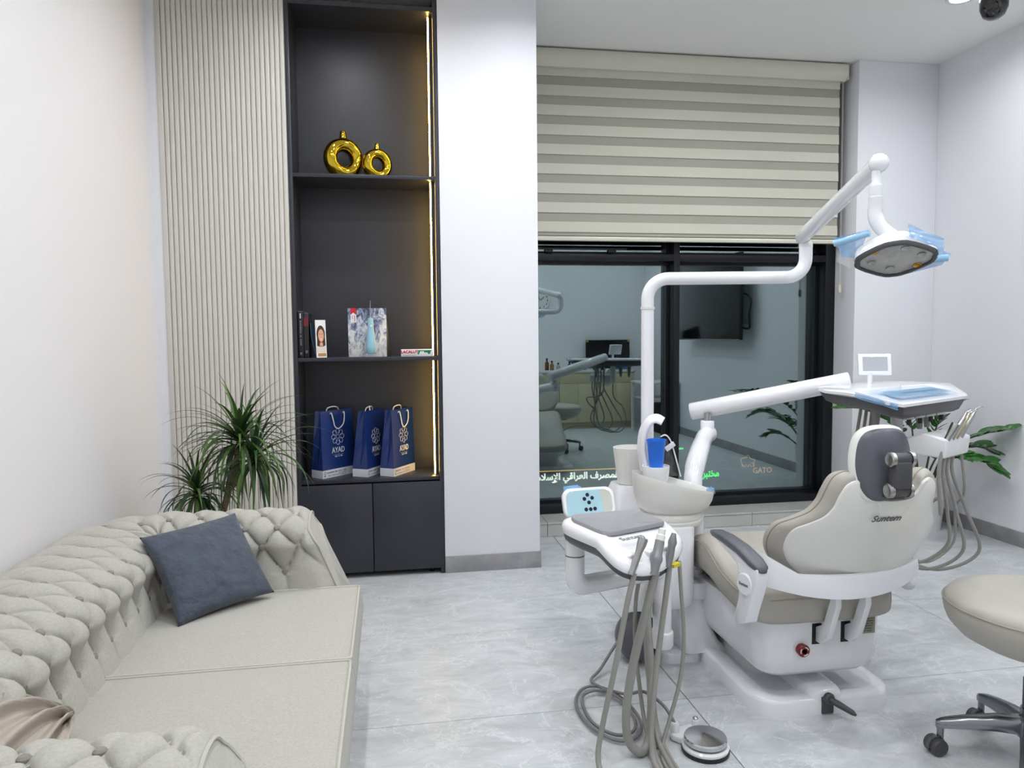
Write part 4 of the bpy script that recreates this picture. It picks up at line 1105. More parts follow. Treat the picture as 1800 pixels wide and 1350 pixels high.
# cup filler hook and stand
hk = []
for (x, y, z), hw, th in zip(spline([(1.118, 3.13, .84), (1.105, 3.135, .93), (1.108, 3.13, 1.01), (1.128, 3.115, 1.062), (1.160, 3.10, 1.078), (1.190, 3.085, 1.066)], 6), [.045]*31, [.02]*31):
    pass
hkp = spline([(1.122, 3.13, .84), (1.108, 3.135, .93), (1.112, 3.13, 1.01), (1.132, 3.115, 1.060), (1.160, 3.10, 1.076), (1.188, 3.085, 1.064)], 6)
MB().tube(hkp, [0.046-0.020*(i/(len(hkp)-1)) for i in range(len(hkp))], 16, flat=(0.42, 1.0)).build('cup_filler', PLW, un, angle=60)
MB().lathe([(0.045, .800), (0.056, .825), (0.060, .868), (0.060, .874), (0.054, .874), (0.052, .868), (0.001, .868)], (1.143, 3.055, 0), 30).build('cup_stand', PLW, un, angle=40)
# film viewer
vw = MB(); vw.tube(spline([(1.205, 3.16, .985), (1.225, 3.16, .992), (1.243, 3.16, .98), (1.262, 3.16, .94), (1.300, 3.155, .80)], 6), 0.0035, 8)
v0 = vw.build('viewer_frame', PLW, un)
mb = MB(); mb.add([(1.208, 3.165, .975), (1.238, 3.165, .975), (1.293, 3.16, .805), (1.205, 3.16, .80)], [(0, 1, 2, 3)]); mb.build('viewer_glass', mat('viewer_dark', (58, 60, 64), 0.15, coat=0.5), v0, solid=0.003)
MB().box(1.222, 1.272, 3.148, 3.156, .928, .952, R=Matrix.Rotation(-0.6, 3, 'Y')).build('viewer_clip', PLW2, v0, bevel=0.003)

# blue cup
cup = root('plastic_cup', (1.143, 3.05, .868), 'bright blue disposable cup on the filler stand', 'cup')
MB().lathe([(0.001, .870), (0.0295, .870), (0.0305, .873), (0.0405, .984), (0.0425, .986), (0.0425, .990), (0.040, .9895), (0.0385, .984), (0.029, .876), (0.001, .875)], (1.143, 3.05, 0), 30).build('cup_body', BLUECUP, cup, angle=40)

# ================================================================ OPERATING LIGHT
ol = root('operating_light', (1.16, 3.215, .60), 'white dental operating light on a tall bent pole and spring arm', 'dental lamp')
d = Vector((0.69, -0.12, 0)).normalized(); P0 = Vector((1.162, 3.215, 0)); zh = 1.698; R1 = 0.092
path = [P0+Vector((0, 0, .62)), P0+Vector((0, 0, 1.566))]
for i in range(13):
    a = pi-pi/2*i/12; path.append(P0+d*(R1+R1*math.cos(a))+Vector((0, 0, zh-R1+R1*math.sin(a))))
PE = Vector((1.862, 3.09, 0)); R2 = 0.085; LH = (PE-P0).length
for i in range(13):
    a = -pi/2+pi/2*i/12; path.append(P0+d*(LH-R2+R2*math.cos(a))+Vector((0, 0, zh+R2+R2*math.sin(a))))
path.append(P0+d*LH+Vector((0, 0, 1.840)))
MB().tube(path, 0.029, 20).build('pole', PLW, ol, angle=60)
MB().lathe([(0.029, -.006), (0.032, -.005), (0.032, .005), (0.029, .006)], P0+Vector((0, 0, 1.566)), 24, cap=False).build('pole_joint_ring', PLW2, ol)
PEt = P0+d*LH
MB().lathe([(0.029, 1.832), (0.0295, 1.834), (0.0285, 1.850), (0.024, 1.856), (0.001, 1.856)], PEt, 24).build('pole_cap', PLW2, ol, angle=40)
MB().lathe([(0.0155, 1.85), (0.0155, 1.905)], PEt, 18).build('swivel_pin', CHROME, ol, angle=40)
A0 = PEt+Vector((-0.008, 0.035, 1.872)); A1 = Vector((1.655, 2.312, 2.020)); KH = 0.8615
dA = (A1-A0).normalized()
n_ = 8
pp = [A0+dA*x for x in (0, .012, .03)]+[A0.lerp(A1, k) for k in (.2, .5, .8)]+[A1]
MB().tube(pp, [.012, .026, .033, .033, .032, .031, .031], 18, flat=(1.0, 0.9)).build('spring_arm', PLW, ol, angle=60)
MB().sphere(A1+dA*0.004, 0.0322, 22, 14).build('arm_end_cap', PLW, ol)
nk = A1+Vector((-0.010, -0.004, -0.026))
MB().lathe([(a_*KH, b_*KH) for a_, b_ in [(0.0165, 0.0), (0.0165, -0.045), (0.024, -0.055), (0.0255, -0.06), (0.0255, -0.10), (0.0275, -0.102), (0.0275, -0.15)]], nk, 22).build('neck_collar', PLW2, ol, angle=40)
MB().tube(spline([nk+Vector(v_)*KH for v_ in [(0, 0, -.14), (0.0, 0, -.175), (0.010, -0.010, -.212), (0.030, -0.025, -.240), (0.05, -0.04, -.262)]], 6), 0.0275*KH, 18).build('neck_elbow', PLW, ol, angle=60)
HC = Vector((1.702, 2.272, 1.692)); nF = Vector((-0.18, -0.46, -0.87)).normalized()
exF = Vector((0.80, -0.60, 0.0)); exF = (exF-nF*exF.dot(nF)).normalized(); eyF = nF.cross(exF)
if eyF.z < 0: eyF = -eyF
poly = [(a_*.93, b_*.93) for a_, b_ in [(-.164, .012), (-.151, .060), (-.045, .128), (.040, .124), (.150, .030), (.158, -.022), (.140, -.064), (.022, -.128), (-.050, -.122), (-.158, -.026)]]
def FP(a, b, h): return HC+(exF*a+eyF*b-nF*h)*KH
def hring(s, h): 
    pts = []
    m = len(poly)
    for i in range(m):
        p0, p1, p2 = poly[i-1], poly[i], poly[(i+1) % m]
        for t in (-0.28, 0, 0.28):
            q = p1 if t == 0 else (p1[0]+((p0 if t < 0 else p2)[0]-p1[0])*0.28, p1[1]+((p0 if t < 0 else p2)[1]-p1[1])*0.28)
            if t == 0: q = (p1[0]*0.965, p1[1]*0.965)
            pts.append(FP(q[0]*s, q[1]*s, h))
    return pts
head = MB().loft([hring(1.0, 0.006), hring(1.01, 0.02), hring(1.0, 0.048), hring(0.93, 0.058), hring(0.80, 0.066), hring(0.62, 0.086), hring(0.45, 0.094), hring(0.02, 0.096)]).build('lamp_housing', PLW, ol, angle=45)
MB().loft([hring(0.875, 0.004), hring(0.885, -0.006), hring(0.96, -0.006), hring(1.005, 0.002), hring(1.0, 0.014)], cap=False).build('lamp_rim', PLG2, head, angle=45)
lens = MB().loft([hring(0.02, 0.004), hring(0.90, 0.004)], cap=True).build('lamp_lens', mat('lens_plate', (240, 240, 238), 0.10, coat=0.6, noise_c=(30, (222, 222, 222), 0.9)), head)
for i, (a, b, y_) in enumerate(((-.078, .075, 1), (.03, .068, 0), (.088, .008, 0), (-.088, .0, 0), (-.022, -.058, 0), (.075, -.062, 1))):
    mb = MB(); Rm = Matrix((exF, eyF, nF)).transposed()
    mb.lathe([(0.013, 0.0), (0.013, 0.004), (0.010, 0.004), (0.005, 0.001), (0.0005, 0.001)], FP(a, b, 0.003), 18, R=Rm); mb.build('led_reflector', mat('reflector_amber', (206, 160, 60), 0.2, metal=0.8) if y_ else STEEL, head)
HL0, HL1 = FP(-.085, .105, .07), FP(-.215, .055, .085)
MB().tube([HL0, HL1], [0.010, 0.0115], 12).build('left_handle', BLUEF, head)
HR0, HR1 = FP(.09, -.07, .03), FP(.185, -.085, .03)
MB().tube([HR0, HR1], [0.011, 0.012], 12).build('right_handle', BLUEF, head)
def film(name, quad, nu=12, nv=12, amp=0.004, parent=head, seed=1, m=None):
    q = [Vector(p) for p in quad]; nrm = (q[1]-q[0]).cross(q[3]-q[0]).normalized()
    def fn(u, v):
        p = q[0].lerp(q[1], u).lerp(q[3].lerp(q[2], u), v)
        return p+nrm*(amp*noise.noise(Vector((u*5+seed, v*5, seed)))+amp*0.6*math.sin(u*17+v*9))
    mb = MB(); mb.grid(fn, nu, nv); return mb.build(name, m or BFILM, parent, angle=180)
film('blue_film', [FP(-.215, .07, .10), FP(-.085, .12, .08), FP(-.14, .03, .015), FP(-.19, .035, .03)], seed=1)
film('blue_film', [FP(.045, .132, .066), FP(.045, .128, .012), FP(.165, -.01, .008), FP(.172, .0, .064)], seed=2)
film('blue_film', [FP(.03, -.135, .012), FP(.16, -.085, .0), FP(.20, -.09, .05), FP(.15, -.05, .055)], seed=3)
film('blue_film', [FP(-.205, .05, .095), FP(-.165, .03, .05), FP(-.165, .0, -.01), FP(-.215, .02, .02)], seed=4, m=FILM)
# ================================================================ DELIVERY TABLE
dt = root('delivery_table', (2.40, 3.25, 0.36), 'white dentist delivery table on a jointed arm with monitor and blue film', 'dental table')
MB().tube(spline([(1.395, 3.24, .70), (1.415, 3.28, .78), (1.47, 3.36, .85), (1.60, 3.58, .905), (1.66, 3.665, .918)], 6), [.044]*8+[.047]*8+[.044]*9, 18).build('lower_arm', PLW, dt, angle=60)
MB().sphere((1.665, 3.672, .918), .046, 20, 12).build('lower_arm_end', PLW, dt)
MB().lathe([(.036, .92), (.036, .985), (.032, .990), (.001, .990)], (1.655, 3.66, 0), 20).build('elbow_stub', PLW, dt, angle=40)
MB().lathe([(.018, .985), (.018, 1.03)], (1.655, 3.66, 0), 16).build('elbow_pin', CHROME, dt)
U0, U1 = Vector((1.595, 3.745, 1.028)), Vector((2.285, 3.375, 1.205)); du = (U1-U0).normalized()
MB().tube([U0, U0+du*.006, U0.lerp(U1, .5), U1-du*.006, U1], [.040, .047, .047, .045, .040], 22).build('upper_arm', PLW, dt, angle=50)
# table: white top plate, dark under body
tp = [(2.01, 2.70), (2.66, 3.03), (2.80, 3.30), (2.70, 3.56), (2.40, 3.50), (2.02, 3.24), (1.94, 3.06)]
tp = [(2.03, 2.74), (2.08, 2.71), (2.62, 2.99), (2.66, 3.04), (2.80, 3.30), (2.79, 3.36), (2.70, 3.50), (2.62, 3.53), (2.30, 3.44), (2.03, 3.26), (1.975, 3.10)]
fr_n = Vector((2.62-2.06, 2.99-2.71, 0)).normalized(); fr_p = Vector((fr_n.y, -fr_n.x, 0))     # along the front, and out of it
def dist_front(x, y): return (Vector((x, y, 0))-Vector((2.06, 2.71, 0))).dot(-fr_p)
def ztop(x, y):
    dd = dist_front(x, y); return 1.188 if dd > 0.20 else 1.188-0.030*((0.20-dd)/0.20)
ctr = Vector((sum(p[0] for p in tp)/len(tp), sum(p[1] for p in tp)/len(tp)))
def tring(s, dz):
    out = []
    for x, y in tp:
        xx, yy = ctr.x+(x-ctr.x)*s, ctr.y+(y-ctr.y)*s; out.append((xx, yy, ztop(x, y)+dz))
    return out
def dense(poly, n=3):
    out = []
    for i in range(len(poly)):
        a, b = poly[i], poly[(i+1) % len(poly)]
        for k in range(n): out.append((a[0]+(b[0]-a[0])*k/n, a[1]+(b[1]-a[1])*k/n))
    return out
tp = dense(tp)
top = MB().loft([tring(.02, .002), tring(.6, .002), tring(.97, .0), tring(1.0, -.006), tring(1.0, -.018), tring(.97, -.022)]).build('top_plate', PLW, dt, angle=40)
MB().loft([tring(.96, -.020), tring(.95, -.030), tring(.88, -.068), tring(.80, -.080), tring(.02, -.080)]).build('under_body', PLG2, dt, angle=40)
# control strip and its blue film along the front
def FT(a, dd, h): 
    p = Vector((2.06, 2.71, 0))+fr_n*a-fr_p*dd; return Vector((p.x, p.y, ztop(p.x, p.y)+h))
mb = MB(); mb.add([FT(.10, .055, .005), FT(.60, .055, .005), FT(.62, .155, .005), FT(.13, .155, .005)], [(0, 1, 2, 3)])
cs = mb.build('control_strip', mat('strip_teal', (126, 168, 186), 0.3), top, smooth=False)
mb = MB()
for k in range(13):
    a = .24+.025*k; mb.add([FT(a, .095, .0065), FT(a+.012, .095, .0065), FT(a+.012, .115, .0065), FT(a, .115, .0065)], [(0, 1, 2, 3)])
for a, dd in ((.372, .128), (.39, .08)): mb.add([FT(a, dd, .0065), FT(a+.012, dd, .0065), FT(a+.012, dd+.015, .0065), FT(a, dd+.015, .0065)], [(0, 1, 2, 3)])
mb.build('touch_keys', mat('key_navy', (40, 64, 92), 0.4), cs, smooth=False)
film('blue_film', [FT(.0, .0, .006), FT(.56, .0, .008), FT(.60, .18, .010), FT(.02, .18, .010)], 30, 14, 0.0022, top, 6, m=BFILM_T)
film('blue_film', [FT(-.012, .0, -.004), FT(-.012, .0, -.03), FT(.0, .19, -.02), FT(.0, .19, .006)], 8, 10, 0.004, top, 8)
# holders under the front edge
for k in range(4):
    p = FT(.17+.10*k, .06, -.075); hb_ = MB(); Rz = Matrix.Rotation(math.atan2(fr_n.y, fr_n.x), 3, 'Z')
    hb_.box(p.x-.045, p.x+.045, p.y-.02, p.y+.02, p.z-.02, p.z+.008, R=Rz); o = hb_.build('instrument_hook', STEEL, dt, bevel=0.003)
    MB().lathe([(.009, -.045), (.009, -.018)], p+Vector((.02, 0, 0)), 12).build('knob', BLK, o)
# monitor
mo = Vector((2.395, 3.33, 1.235)); Rm = Matrix.Rotation(-0.35, 3, 'Z') @ Matrix.Rotation(-0.22, 3, 'X')
def mbox(x0, x1, y0, y1, z0, z1): 
    m_ = MB(Matrix.Translation(mo) @ Rm.to_4x4()); m_.box(x0, x1, y0, y1, z0, z1); return m_
ms = mbox(-.078, .078, 0, .022, 0.0, .108).build('monitor', PLW, dt, bevel=.006, seg=3)
mbox(-.058, .058, -.0012, .002, .020, .091).build('screen', mat('screen_grey', (176, 180, 186), 0.25), ms)
MB().tube([mo+Vector((-.02, .015, .01)), mo+Vector((-.02, .02, -.05))], .012, 12).build('monitor_stem', PLW, ms)
# post and instrument tray below
MB().tube([(2.42, 3.20, 1.11), (2.42, 3.20, .93), (2.40, 3.10, .90), (2.38, 2.95, .92)], .030, 14, flat=(1, .8)).build('tray_post', PLW2, dt, angle=60)
tr = Matrix.Translation((2.385, 2.90, .935)) @ Matrix.Rotation(0.50, 4, 'Z')
mb = MB(tr); mb.prism([(-.09, -.03), (-.10, .055), (.0, .075), (.075, .045), (.085, -.02)], lambda a, b: (-.125, a, b), lambda a, b: (.125, a, b)); ty_ = mb.build('instrument_tray', PLW, dt, bevel=.012, seg=3)
hp_dir = (tr.to_3x3() @ Vector((.35, -.25, .75))).normalized()
hoses = []
for k, (x, Lh) in enumerate(((-.105, .10), (-.06, .14), (-.02, .135), (.03, .15))):
    b_ = tr @ Vector((x, -.085, .045)); hd_ = MB()
    Rh = hp_dir.to_track_quat('Z', 'Y').to_matrix()
    pr_ = [(.001, -.02), (.011, -.02), (.0125, .02), (.0105, .06), (.0085, Lh*.8), (.0065, Lh*.82), (.0065, Lh), (.001, Lh+.004)] if k else [(.001, -.02), (.012, -.02), (.013, .03), (.017, .06), (.018, .085), (.001, .092)]
    hd_.lathe(pr_, b_, 16, R=Rh); hp = hd_.build('handpiece', STEEL if k != 2 else mat('champagne_metal', (190, 180, 150), .25, metal=1), dt, angle=40)
    tpq = b_+hp_dir*Lh
    if k: MB().tube([tpq, tpq+Vector((.012, -.008, .010)), tpq+Vector((.024, -.012, .008))], [.006, .005, .002], 8).build('burr_head', CHROME, hp)
    hoses.append(b_-hp_dir*.02)
for k, h0 in enumerate(hoses):
    x = h0.x; off = [(.03, -.02), (.06, .0), (.12, .02), (.18, .04)][k]
    sag = [.62, .40, .36, .345][k]
    MB().tube(spline([h0, h0+Vector((-.02, .0, -.12)), h0+Vector((off[0]*.4, .02, -.30)), Vector((h0.x+off[0], h0.y+.06, sag+.10)), Vector((h0.x+off[0]*.5-.06, h0.y+.16, sag)), Vector((h0.x-.15, h0.y+.24, sag+.12)), Vector((2.30-.03*k, 3.20, .80)), Vector((2.32-.03*k, 3.20, 1.11))], 8), .0075, 9).build('hose', HOSE, dt)
MB().tube(spline([tr @ Vector((.115, -.06, .0)), tr @ Vector((.12, -.08, -.2)), Vector((2.60, 3.02, .62)), Vector((2.62, 3.05, .45)), Vector((2.52, 3.08, .355)), Vector((2.34, 3.02, .40)), Vector((2.05, 2.96, .42)), Vector((1.83, 2.95, .33))], 8), .0062, 9).build('hose', HOSE, dt)
for k, x in enumerate((2.25, 2.52, 2.60)):
    MB().lathe([(.012, 0), (.022, .10), (.024, .14)], (x, 3.12+.05*k, .98), 12).build('instrument_sleeve', HOSE, dt)

# ================================================================ ASSISTANT CONSOLE
ac = root('assistant_console', (.82, 2.50, .24), 'white assistant console with grey tray mat and hanging suction hoses', 'dental console')
top_pts = [(.612, 2.575), (.622, 2.635), (.655, 2.672), (.80, 2.70), (.925, 2.698), (.968, 2.655), (.985, 2.56), (1.015, 2.46), (.995, 2.405), (.945, 2.350), (.86, 2.285), (.78, 2.258), (.722, 2.270), (.69, 2.32), (.668, 2.40), (.636, 2.49)]
sm_ = spline([(a, b, 0) for a, b in top_pts+[top_pts[0]]], 3)[:-1]
AC = Vector((.80, 2.50, 0))
def az(p): 
    # front lip bends down
    dd = (Vector((.86, 2.285, 0))-Vector((p.x, p.y, 0))).dot(Vector((.45, -.89, 0))); 
    return .768 if dd > .16 else .768-.075*((.16-dd)/.16)**1.3
def aring(s, dz): 
    out = []
    for p in sm_:
        q = AC+(p-AC)*s; out.append((q.x, q.y, az(q)+dz))
    return out
con = MB().loft([aring(.02, .0), aring(.4, .0), aring(.7, .0), aring(.90, .0), aring(.97, -.006), aring(1.0, -.020), aring(1.0, -.034), aring(.985, -.040)]).build('console_top', PLW, ac, angle=60)
MB().loft([aring(.98, -.038), aring(.96, -.060), aring(.88, -.074), aring(.02, -.074)]).build('console_underside', PLG2, ac, angle=60)
mat_p = [(.650, 2.575), (.656, 2.625), (.69, 2.652), (.885, 2.668), (.925, 2.645), (.962, 2.515), (.955, 2.475), (.91, 2.452), (.75, 2.382), (.715, 2.388), (.695, 2.42)]
mp_ = spline([(a, b, 0) for a, b in mat_p+[mat_p[0]]], 3)[:-1]; mc = Vector((.81, 2.53, 0))
def mring(s, dz): 
    return [tuple(Vector(((mc+(p-mc)*s).x, (mc+(p-mc)*s).y, .770+dz))) for p in mp_]
MB().loft([mring(.02, .004), mring(.90, .004), mring(.935, .009), mring(.975, .010), mring(1.0, .005), mring(1.0, -.004)]).build('tray_mat', mat('tray_grey', (146, 146, 150), .45), con, angle=50)
text('Suntem', .034, GREYP, frame_xf((.795, 2.348, .7655), (.90, .42, -.02), (-.42, .90, .16)), con, 'lettering', bold=.0005)
# upright key panel
px_ = Matrix.Translation((.752, 2.705, .760)) @ Matrix.Rotation(.10, 4, 'Z') @ Matrix.Rotation(pi/2-.38, 4, 'X')
poly2 = rrect(-.105, .105, -.01, .105, .035, 6)
mb = MB(px_); mb.prism(poly2, lambda a, b: (a, b, -.018), lambda a, b: (a, b, .004)); kp = mb.build('key_panel', PLW, ac, bevel=.004, seg=3)
mb = MB(px_); q2 = rrect(-.092, .092, .0, .094, .026, 6); mb.add([(a, b, .0055) for a, b in q2], [tuple(range(len(q2)))]); mb.build('panel_face', mat('panel_sage', (196, 200, 188), .35), kp, smooth=False)
mb = MB(px_); mb.add([(-.092, .0, .0065), (.055, .0, .0065), (.048, .094, .0065), (-.075, .094, .0065), (-.092, .07, .0065)], [(0, 1, 2, 3, 4)]); mb.build('blue_film', BLUEF2, kp, smooth=False)
mb = MB(px_)
for a, b in ((-.006, .076), (-.020, .061), (.012, .063), (-.003, .046), (-.018, .020), (.0, .020), (.018, .021)):
    mb.lathe([(.0005, .0072), (.0075, .0072)], (a, b, 0), 16)
mb.build('keys', mat('key_dark', (34, 48, 72), .4), kp, smooth=False)
film('blue_film', [px_ @ Vector((-.10, .06, -.004)), px_ @ Vector((-.02, .108, -.004)), px_ @ Vector((-.03, .122, -.02)), px_ @ Vector((-.088, .118, -.02))], 8, 8, .004, kp, 9)
# support leg, bar and clamp
MB().tube([(.662, 2.60, .70), (.662, 2.60, .575)], .036, 18).build('support_leg', PLW, ac)
MB().lathe([(.0365, .638), (.0365, .642)], (.662, 2.60, 0), 20, cap=False).build('leg_joint', PLG, ac)
pb = spline([(.662, 2.60, .60), (.662, 2.60, .555), (.68, 2.605, .527), (.72, 2.62, .520), (.88, 2.672, .520), (1.0, 2.712, .520), (1.045, 2.728, .520)], 6)
MB().tube(pb, .036, 16).build('support_bar', PLW, ac, angle=60)
MB().lathe([(.001, .552), (.034, .552), (.037, .545), (.037, .272), (.044, .268), (.046, .262), (.046, .215), (.042, .206), (.001, .206)], (1.052, 2.735, 0), 24).build('pivot_cylinder', PLW, ac, angle=40)
MB().tube([(1.055, 2.745, .30), (1.10, 2.86, .31), (1.13, 2.96, .315)], .028, 12).build('link_arm', PLW2, ac)
# instruments in the front notches with hoses to the floor
def lipnotch(p, up, m_body, prof, name='suction_tip'):
    Rm_ = Vector(up).normalized().to_track_quat('Z', 'Y').to_matrix(); mb = MB(); mb.lathe(prof, p, 16, R=Rm_); return mb.build(name, m_body, ac, angle=40)
n1, n2, n3, n4 = Vector((.782, 2.268, .712)), Vector((.862, 2.292, .712)), Vector((.925, 2.330, .712)), Vector((.985, 2.385, .715))
i1 = lipnotch(n1, (.36, .22, .72), STEEL, [(.001, -.05), (.010, -.05), (.012, -.01), (.012, .03), (.016, .055), (.0165, .075), (.001, .082)], 'three_way_syringe')
for a in (-.006, .006): MB().sphere(n1+Vector((.36, .22, .72)).normalized()*.078+Vector((a, -.010, .0)), .0055, 10, 6).build('syringe_button', PLW, i1)
i2 = lipnotch(n2, (.25, .20, .75), mat('grey_metal_plastic', (142, 144, 146), .35, metal=.3), [(.001, -.06), (.015, -.06), (.018, -.02), (.021, -.012), (.021, 0), (.017, .008), (.0165, .055), (.001, .055)], 'suction_handle')
MB().lathe([(.0155, .055), (.0155, .072), (.012, .076), (.0125, .092), (.009, .096), (.001, .096)], n2, 16, R=Vector((.25, .20, .75)).to_track_quat('Z', 'Y').to_matrix()).build('white_tip', PLIV, i2, angle=40)
i3 = lipnotch(n3, (.22, .18, .75), mat('grey_metal_plastic2', (128, 130, 132), .4, metal=.3), [(.001, -.05), (.011, -.05), (.014, -.012), (.013, .02), (.016, .035), (.009, .060), (.0075, .066), (.001, .066)], 'saliva_ejector')
for nn in (n1+Vector((-.01, .028, 0)), n2+Vector((-.012, .028, 0)), n3+Vector((-.015, .03, 0)), n4+Vector((-.03, .02, 0))):
    MB().box(nn.x-.020, nn.x+.020, nn.y-.012, nn.y+.024, nn.z-.012, nn.z+.016, R=Matrix.Rotation(.45, 3, 'Z')).build('notch_clip', PLW, con, bevel=.008, seg=3)
MB().box(n4.x-.06, n4.x-.02, n4.y-.055, n4.y-.035, n4.z-.055, n4.z-.044, R=Matrix.Rotation(.6, 3, 'Z')).build('yellow_tag', mat('yellow_tag', (206, 190, 40), .5), con)
def hose(pts, r, name='hose', m=HOSE, par=ac): return MB().tube(spline(pts, 8), r, 10).build(name, m, par, angle=60)
hose([n1+Vector((-.006, -.004, -.04)), (.752, 2.262, .58), (.712, 2.270, .36), (.674, 2.285, .16), (.655, 2.275, .055), (.665, 2.225, .013), (.72, 2.12, .011), (.80, 2.10, .011), (.855, 2.20, .011), (.868, 2.33, .03), (.888, 2.42, .14), (.93, 2.57, .33), (1.01, 2.80, .37), (1.10, 2.96, .38)], .0095)
hose([n2+Vector((-.006, -.004, -.05)), (.838, 2.300, .56), (.800, 2.330, .36), (.776, 2.345, .18), (.782, 2.345, .065), (.825, 2.340, .017), (.868, 2.375, .05), (.900, 2.44, .20), (.935, 2.58, .38), (1.02, 2.80, .40), (1.10, 2.96, .42)], .0150)
hose([n3+Vector((-.004, -.004, -.04)), (.908, 2.328, .56), (.880, 2.33, .34), (.858, 2.32, .15), (.848, 2.285, .035), (.852, 2.22, .011), (.87, 2.14, .011), (.90, 2.15, .011), (.90, 2.26, .012), (.895, 2.38, .06), (.915, 2.48, .22), (.96, 2.64, .34), (1.04, 2.84, .36), (1.11, 2.96, .36)], .0100)
hose([n4+Vector((-.01, -.01, -.05)), (.985, 2.38, .55), (1.000, 2.39, .38), (.985, 2.385, .24), (.945, 2.37, .12), (.905, 2.34, .035), (.885, 2.28, .010), (.89, 2.19, .010), (.915, 2.18, .010), (.915, 2.30, .014), (.905, 2.40, .08), (.93, 2.52, .26), (.98, 2.68, .34), (1.05, 2.86, .34), (1.12, 2.96, .34)], .0070)
hose([(.945, 2.70, .50), (.93, 2.70, .40), (.915, 2.66, .26), (.900, 2.56, .12), (.890, 2.48, .04), (.885, 2.42, .012), (.90, 2.38, .010), (.915, 2.42, .02), (.925, 2.55, .20), (.97, 2.70, .32), (1.05, 2.88, .32), (1.12, 2.97, .31)], .0080)

# ================================================================ FOOT CONTROL, CABLE, DRUM
fp = root('foot_pedal', (1.055, 2.36, 0), 'round chrome foot pedal on a white base on the floor', 'foot pedal')
pc = Vector((1.058, 2.335, 0))
mb = MB(); mb.lathe([(.080, 0), (.082, .004), (.082, .014), (.080, .016)], pc, 36); mb.build('rubber_base', BLK, fp, angle=40)
mb = MB(); mb.lathe([(.080, .016), (.081, .024), (.074, .030), (.001, .030)], pc, 36); wb_ = mb.build('white_base', PLW, fp, angle=40)
mb = MB(); mb.prism([(1.00, 2.37), (.965, 2.415), (.970, 2.445), (1.0, 2.462), (1.06, 2.475), (1.10, 2.455), (1.085, 2.41)], lambda a, b: (a, b, 0.002), lambda a, b: (a, b, .026)); mb.build('base_neck', PLW, fp, bevel=.006, seg=3)
MB().lathe([(.016, .02), (.016, .055), (.012, .060), (.001, .060)], (.985, 2.432, 0), 16).build('cable_socket', PLW, fp, angle=40)
MB().lathe([(.013, .02), (.013, .046), (.009, .050)], (1.075, 2.458, 0), 16).build('switch_post', PLW, fp, angle=40)
MB().sphere((1.075, 2.458, .052), .011, 14, 8, sc=(1, 1, .6)).build('switch_button', CHROME, fp)
MB().lathe([(.066, .034), (.073, .037), (.074, .050), (.071, .055), (.030, .060), (.001, .062)], pc, 40).build('chrome_disc', CHROME, fp, angle=30)
MB().tube(spline([(.985, 2.432, .055), (.96, 2.48, .10), (.92, 2.57, .11), (.885, 2.66, .06), (.86, 2.76, .025), (.80, 2.835, .016), (.735, 2.81, .014), (.69, 2.70, .014), (.70, 2.55, .014), (.76, 2.44, .014), (.83, 2.43, .014), (.885, 2.50, .016), (.895, 2.62, .018), (.865, 2.74, .020), (.80, 2.79, .020), (.735, 2.76, .020), (.712, 2.67, .018), (.72, 2.55, .016), (.775, 2.465, .016), (.84, 2.47, .018), (.875, 2.55, .022), (.87, 2.68, .026), (.82, 2.80, .024), (.80, 2.88, .02), (.86, 2.95, .03), (.95, 3.02, .10), (1.02, 3.07, .14)], 8), .0062, 8).build('pedal_cable', CABLE, fp, angle=60)
axd = Vector((-.80, -.56, .20)).normalized(); Rd = axd.to_track_quat('Z', 'Y').to_matrix(); dc = Vector((1.045, 3.055, .112))
# lowest point of the tilted drum just touches the floor
dm = root('drum_foot_control', (1.045, 3.055, 0), 'dark grey ribbed drum-shaped blower standing on edge by the unit base', 'blower')
prd = [(.001, .052), (.030, .050), (.060, .042), (.086, .026), (.100, .006), (.104, -.008), (.092, -.012), (.090, -.058), (.001, -.060)]
lowz = min((dc+Rd @ Vector((r*math.cos(2*pi*i/32), r*math.sin(2*pi*i/32), h))).z for r, h in prd+[(.103, -.06)] for i in range(32)); dc.z -= lowz-.001
MB().lathe(prd, dc, 40, R=Rd).build('drum_body', PLG, dm, angle=40)
fin = MB()
for k in range(64):
    a = 2*pi*k/64; X_ = Matrix.Translation(dc) @ Rd.to_4x4() @ Matrix.Rotation(a, 4, 'Z'); f_ = MB(X_); f_.box(.088, .1025, -.0022, .0022, -.058, -.010); fin.v += f_.v; o_ = len(fin.v)-8; fin.f += [tuple(i+o_ for i in q) for q in f_.f]; fin.m += [0]*6
fin.build('ribbed_rim', PLG2, dm, smooth=False)

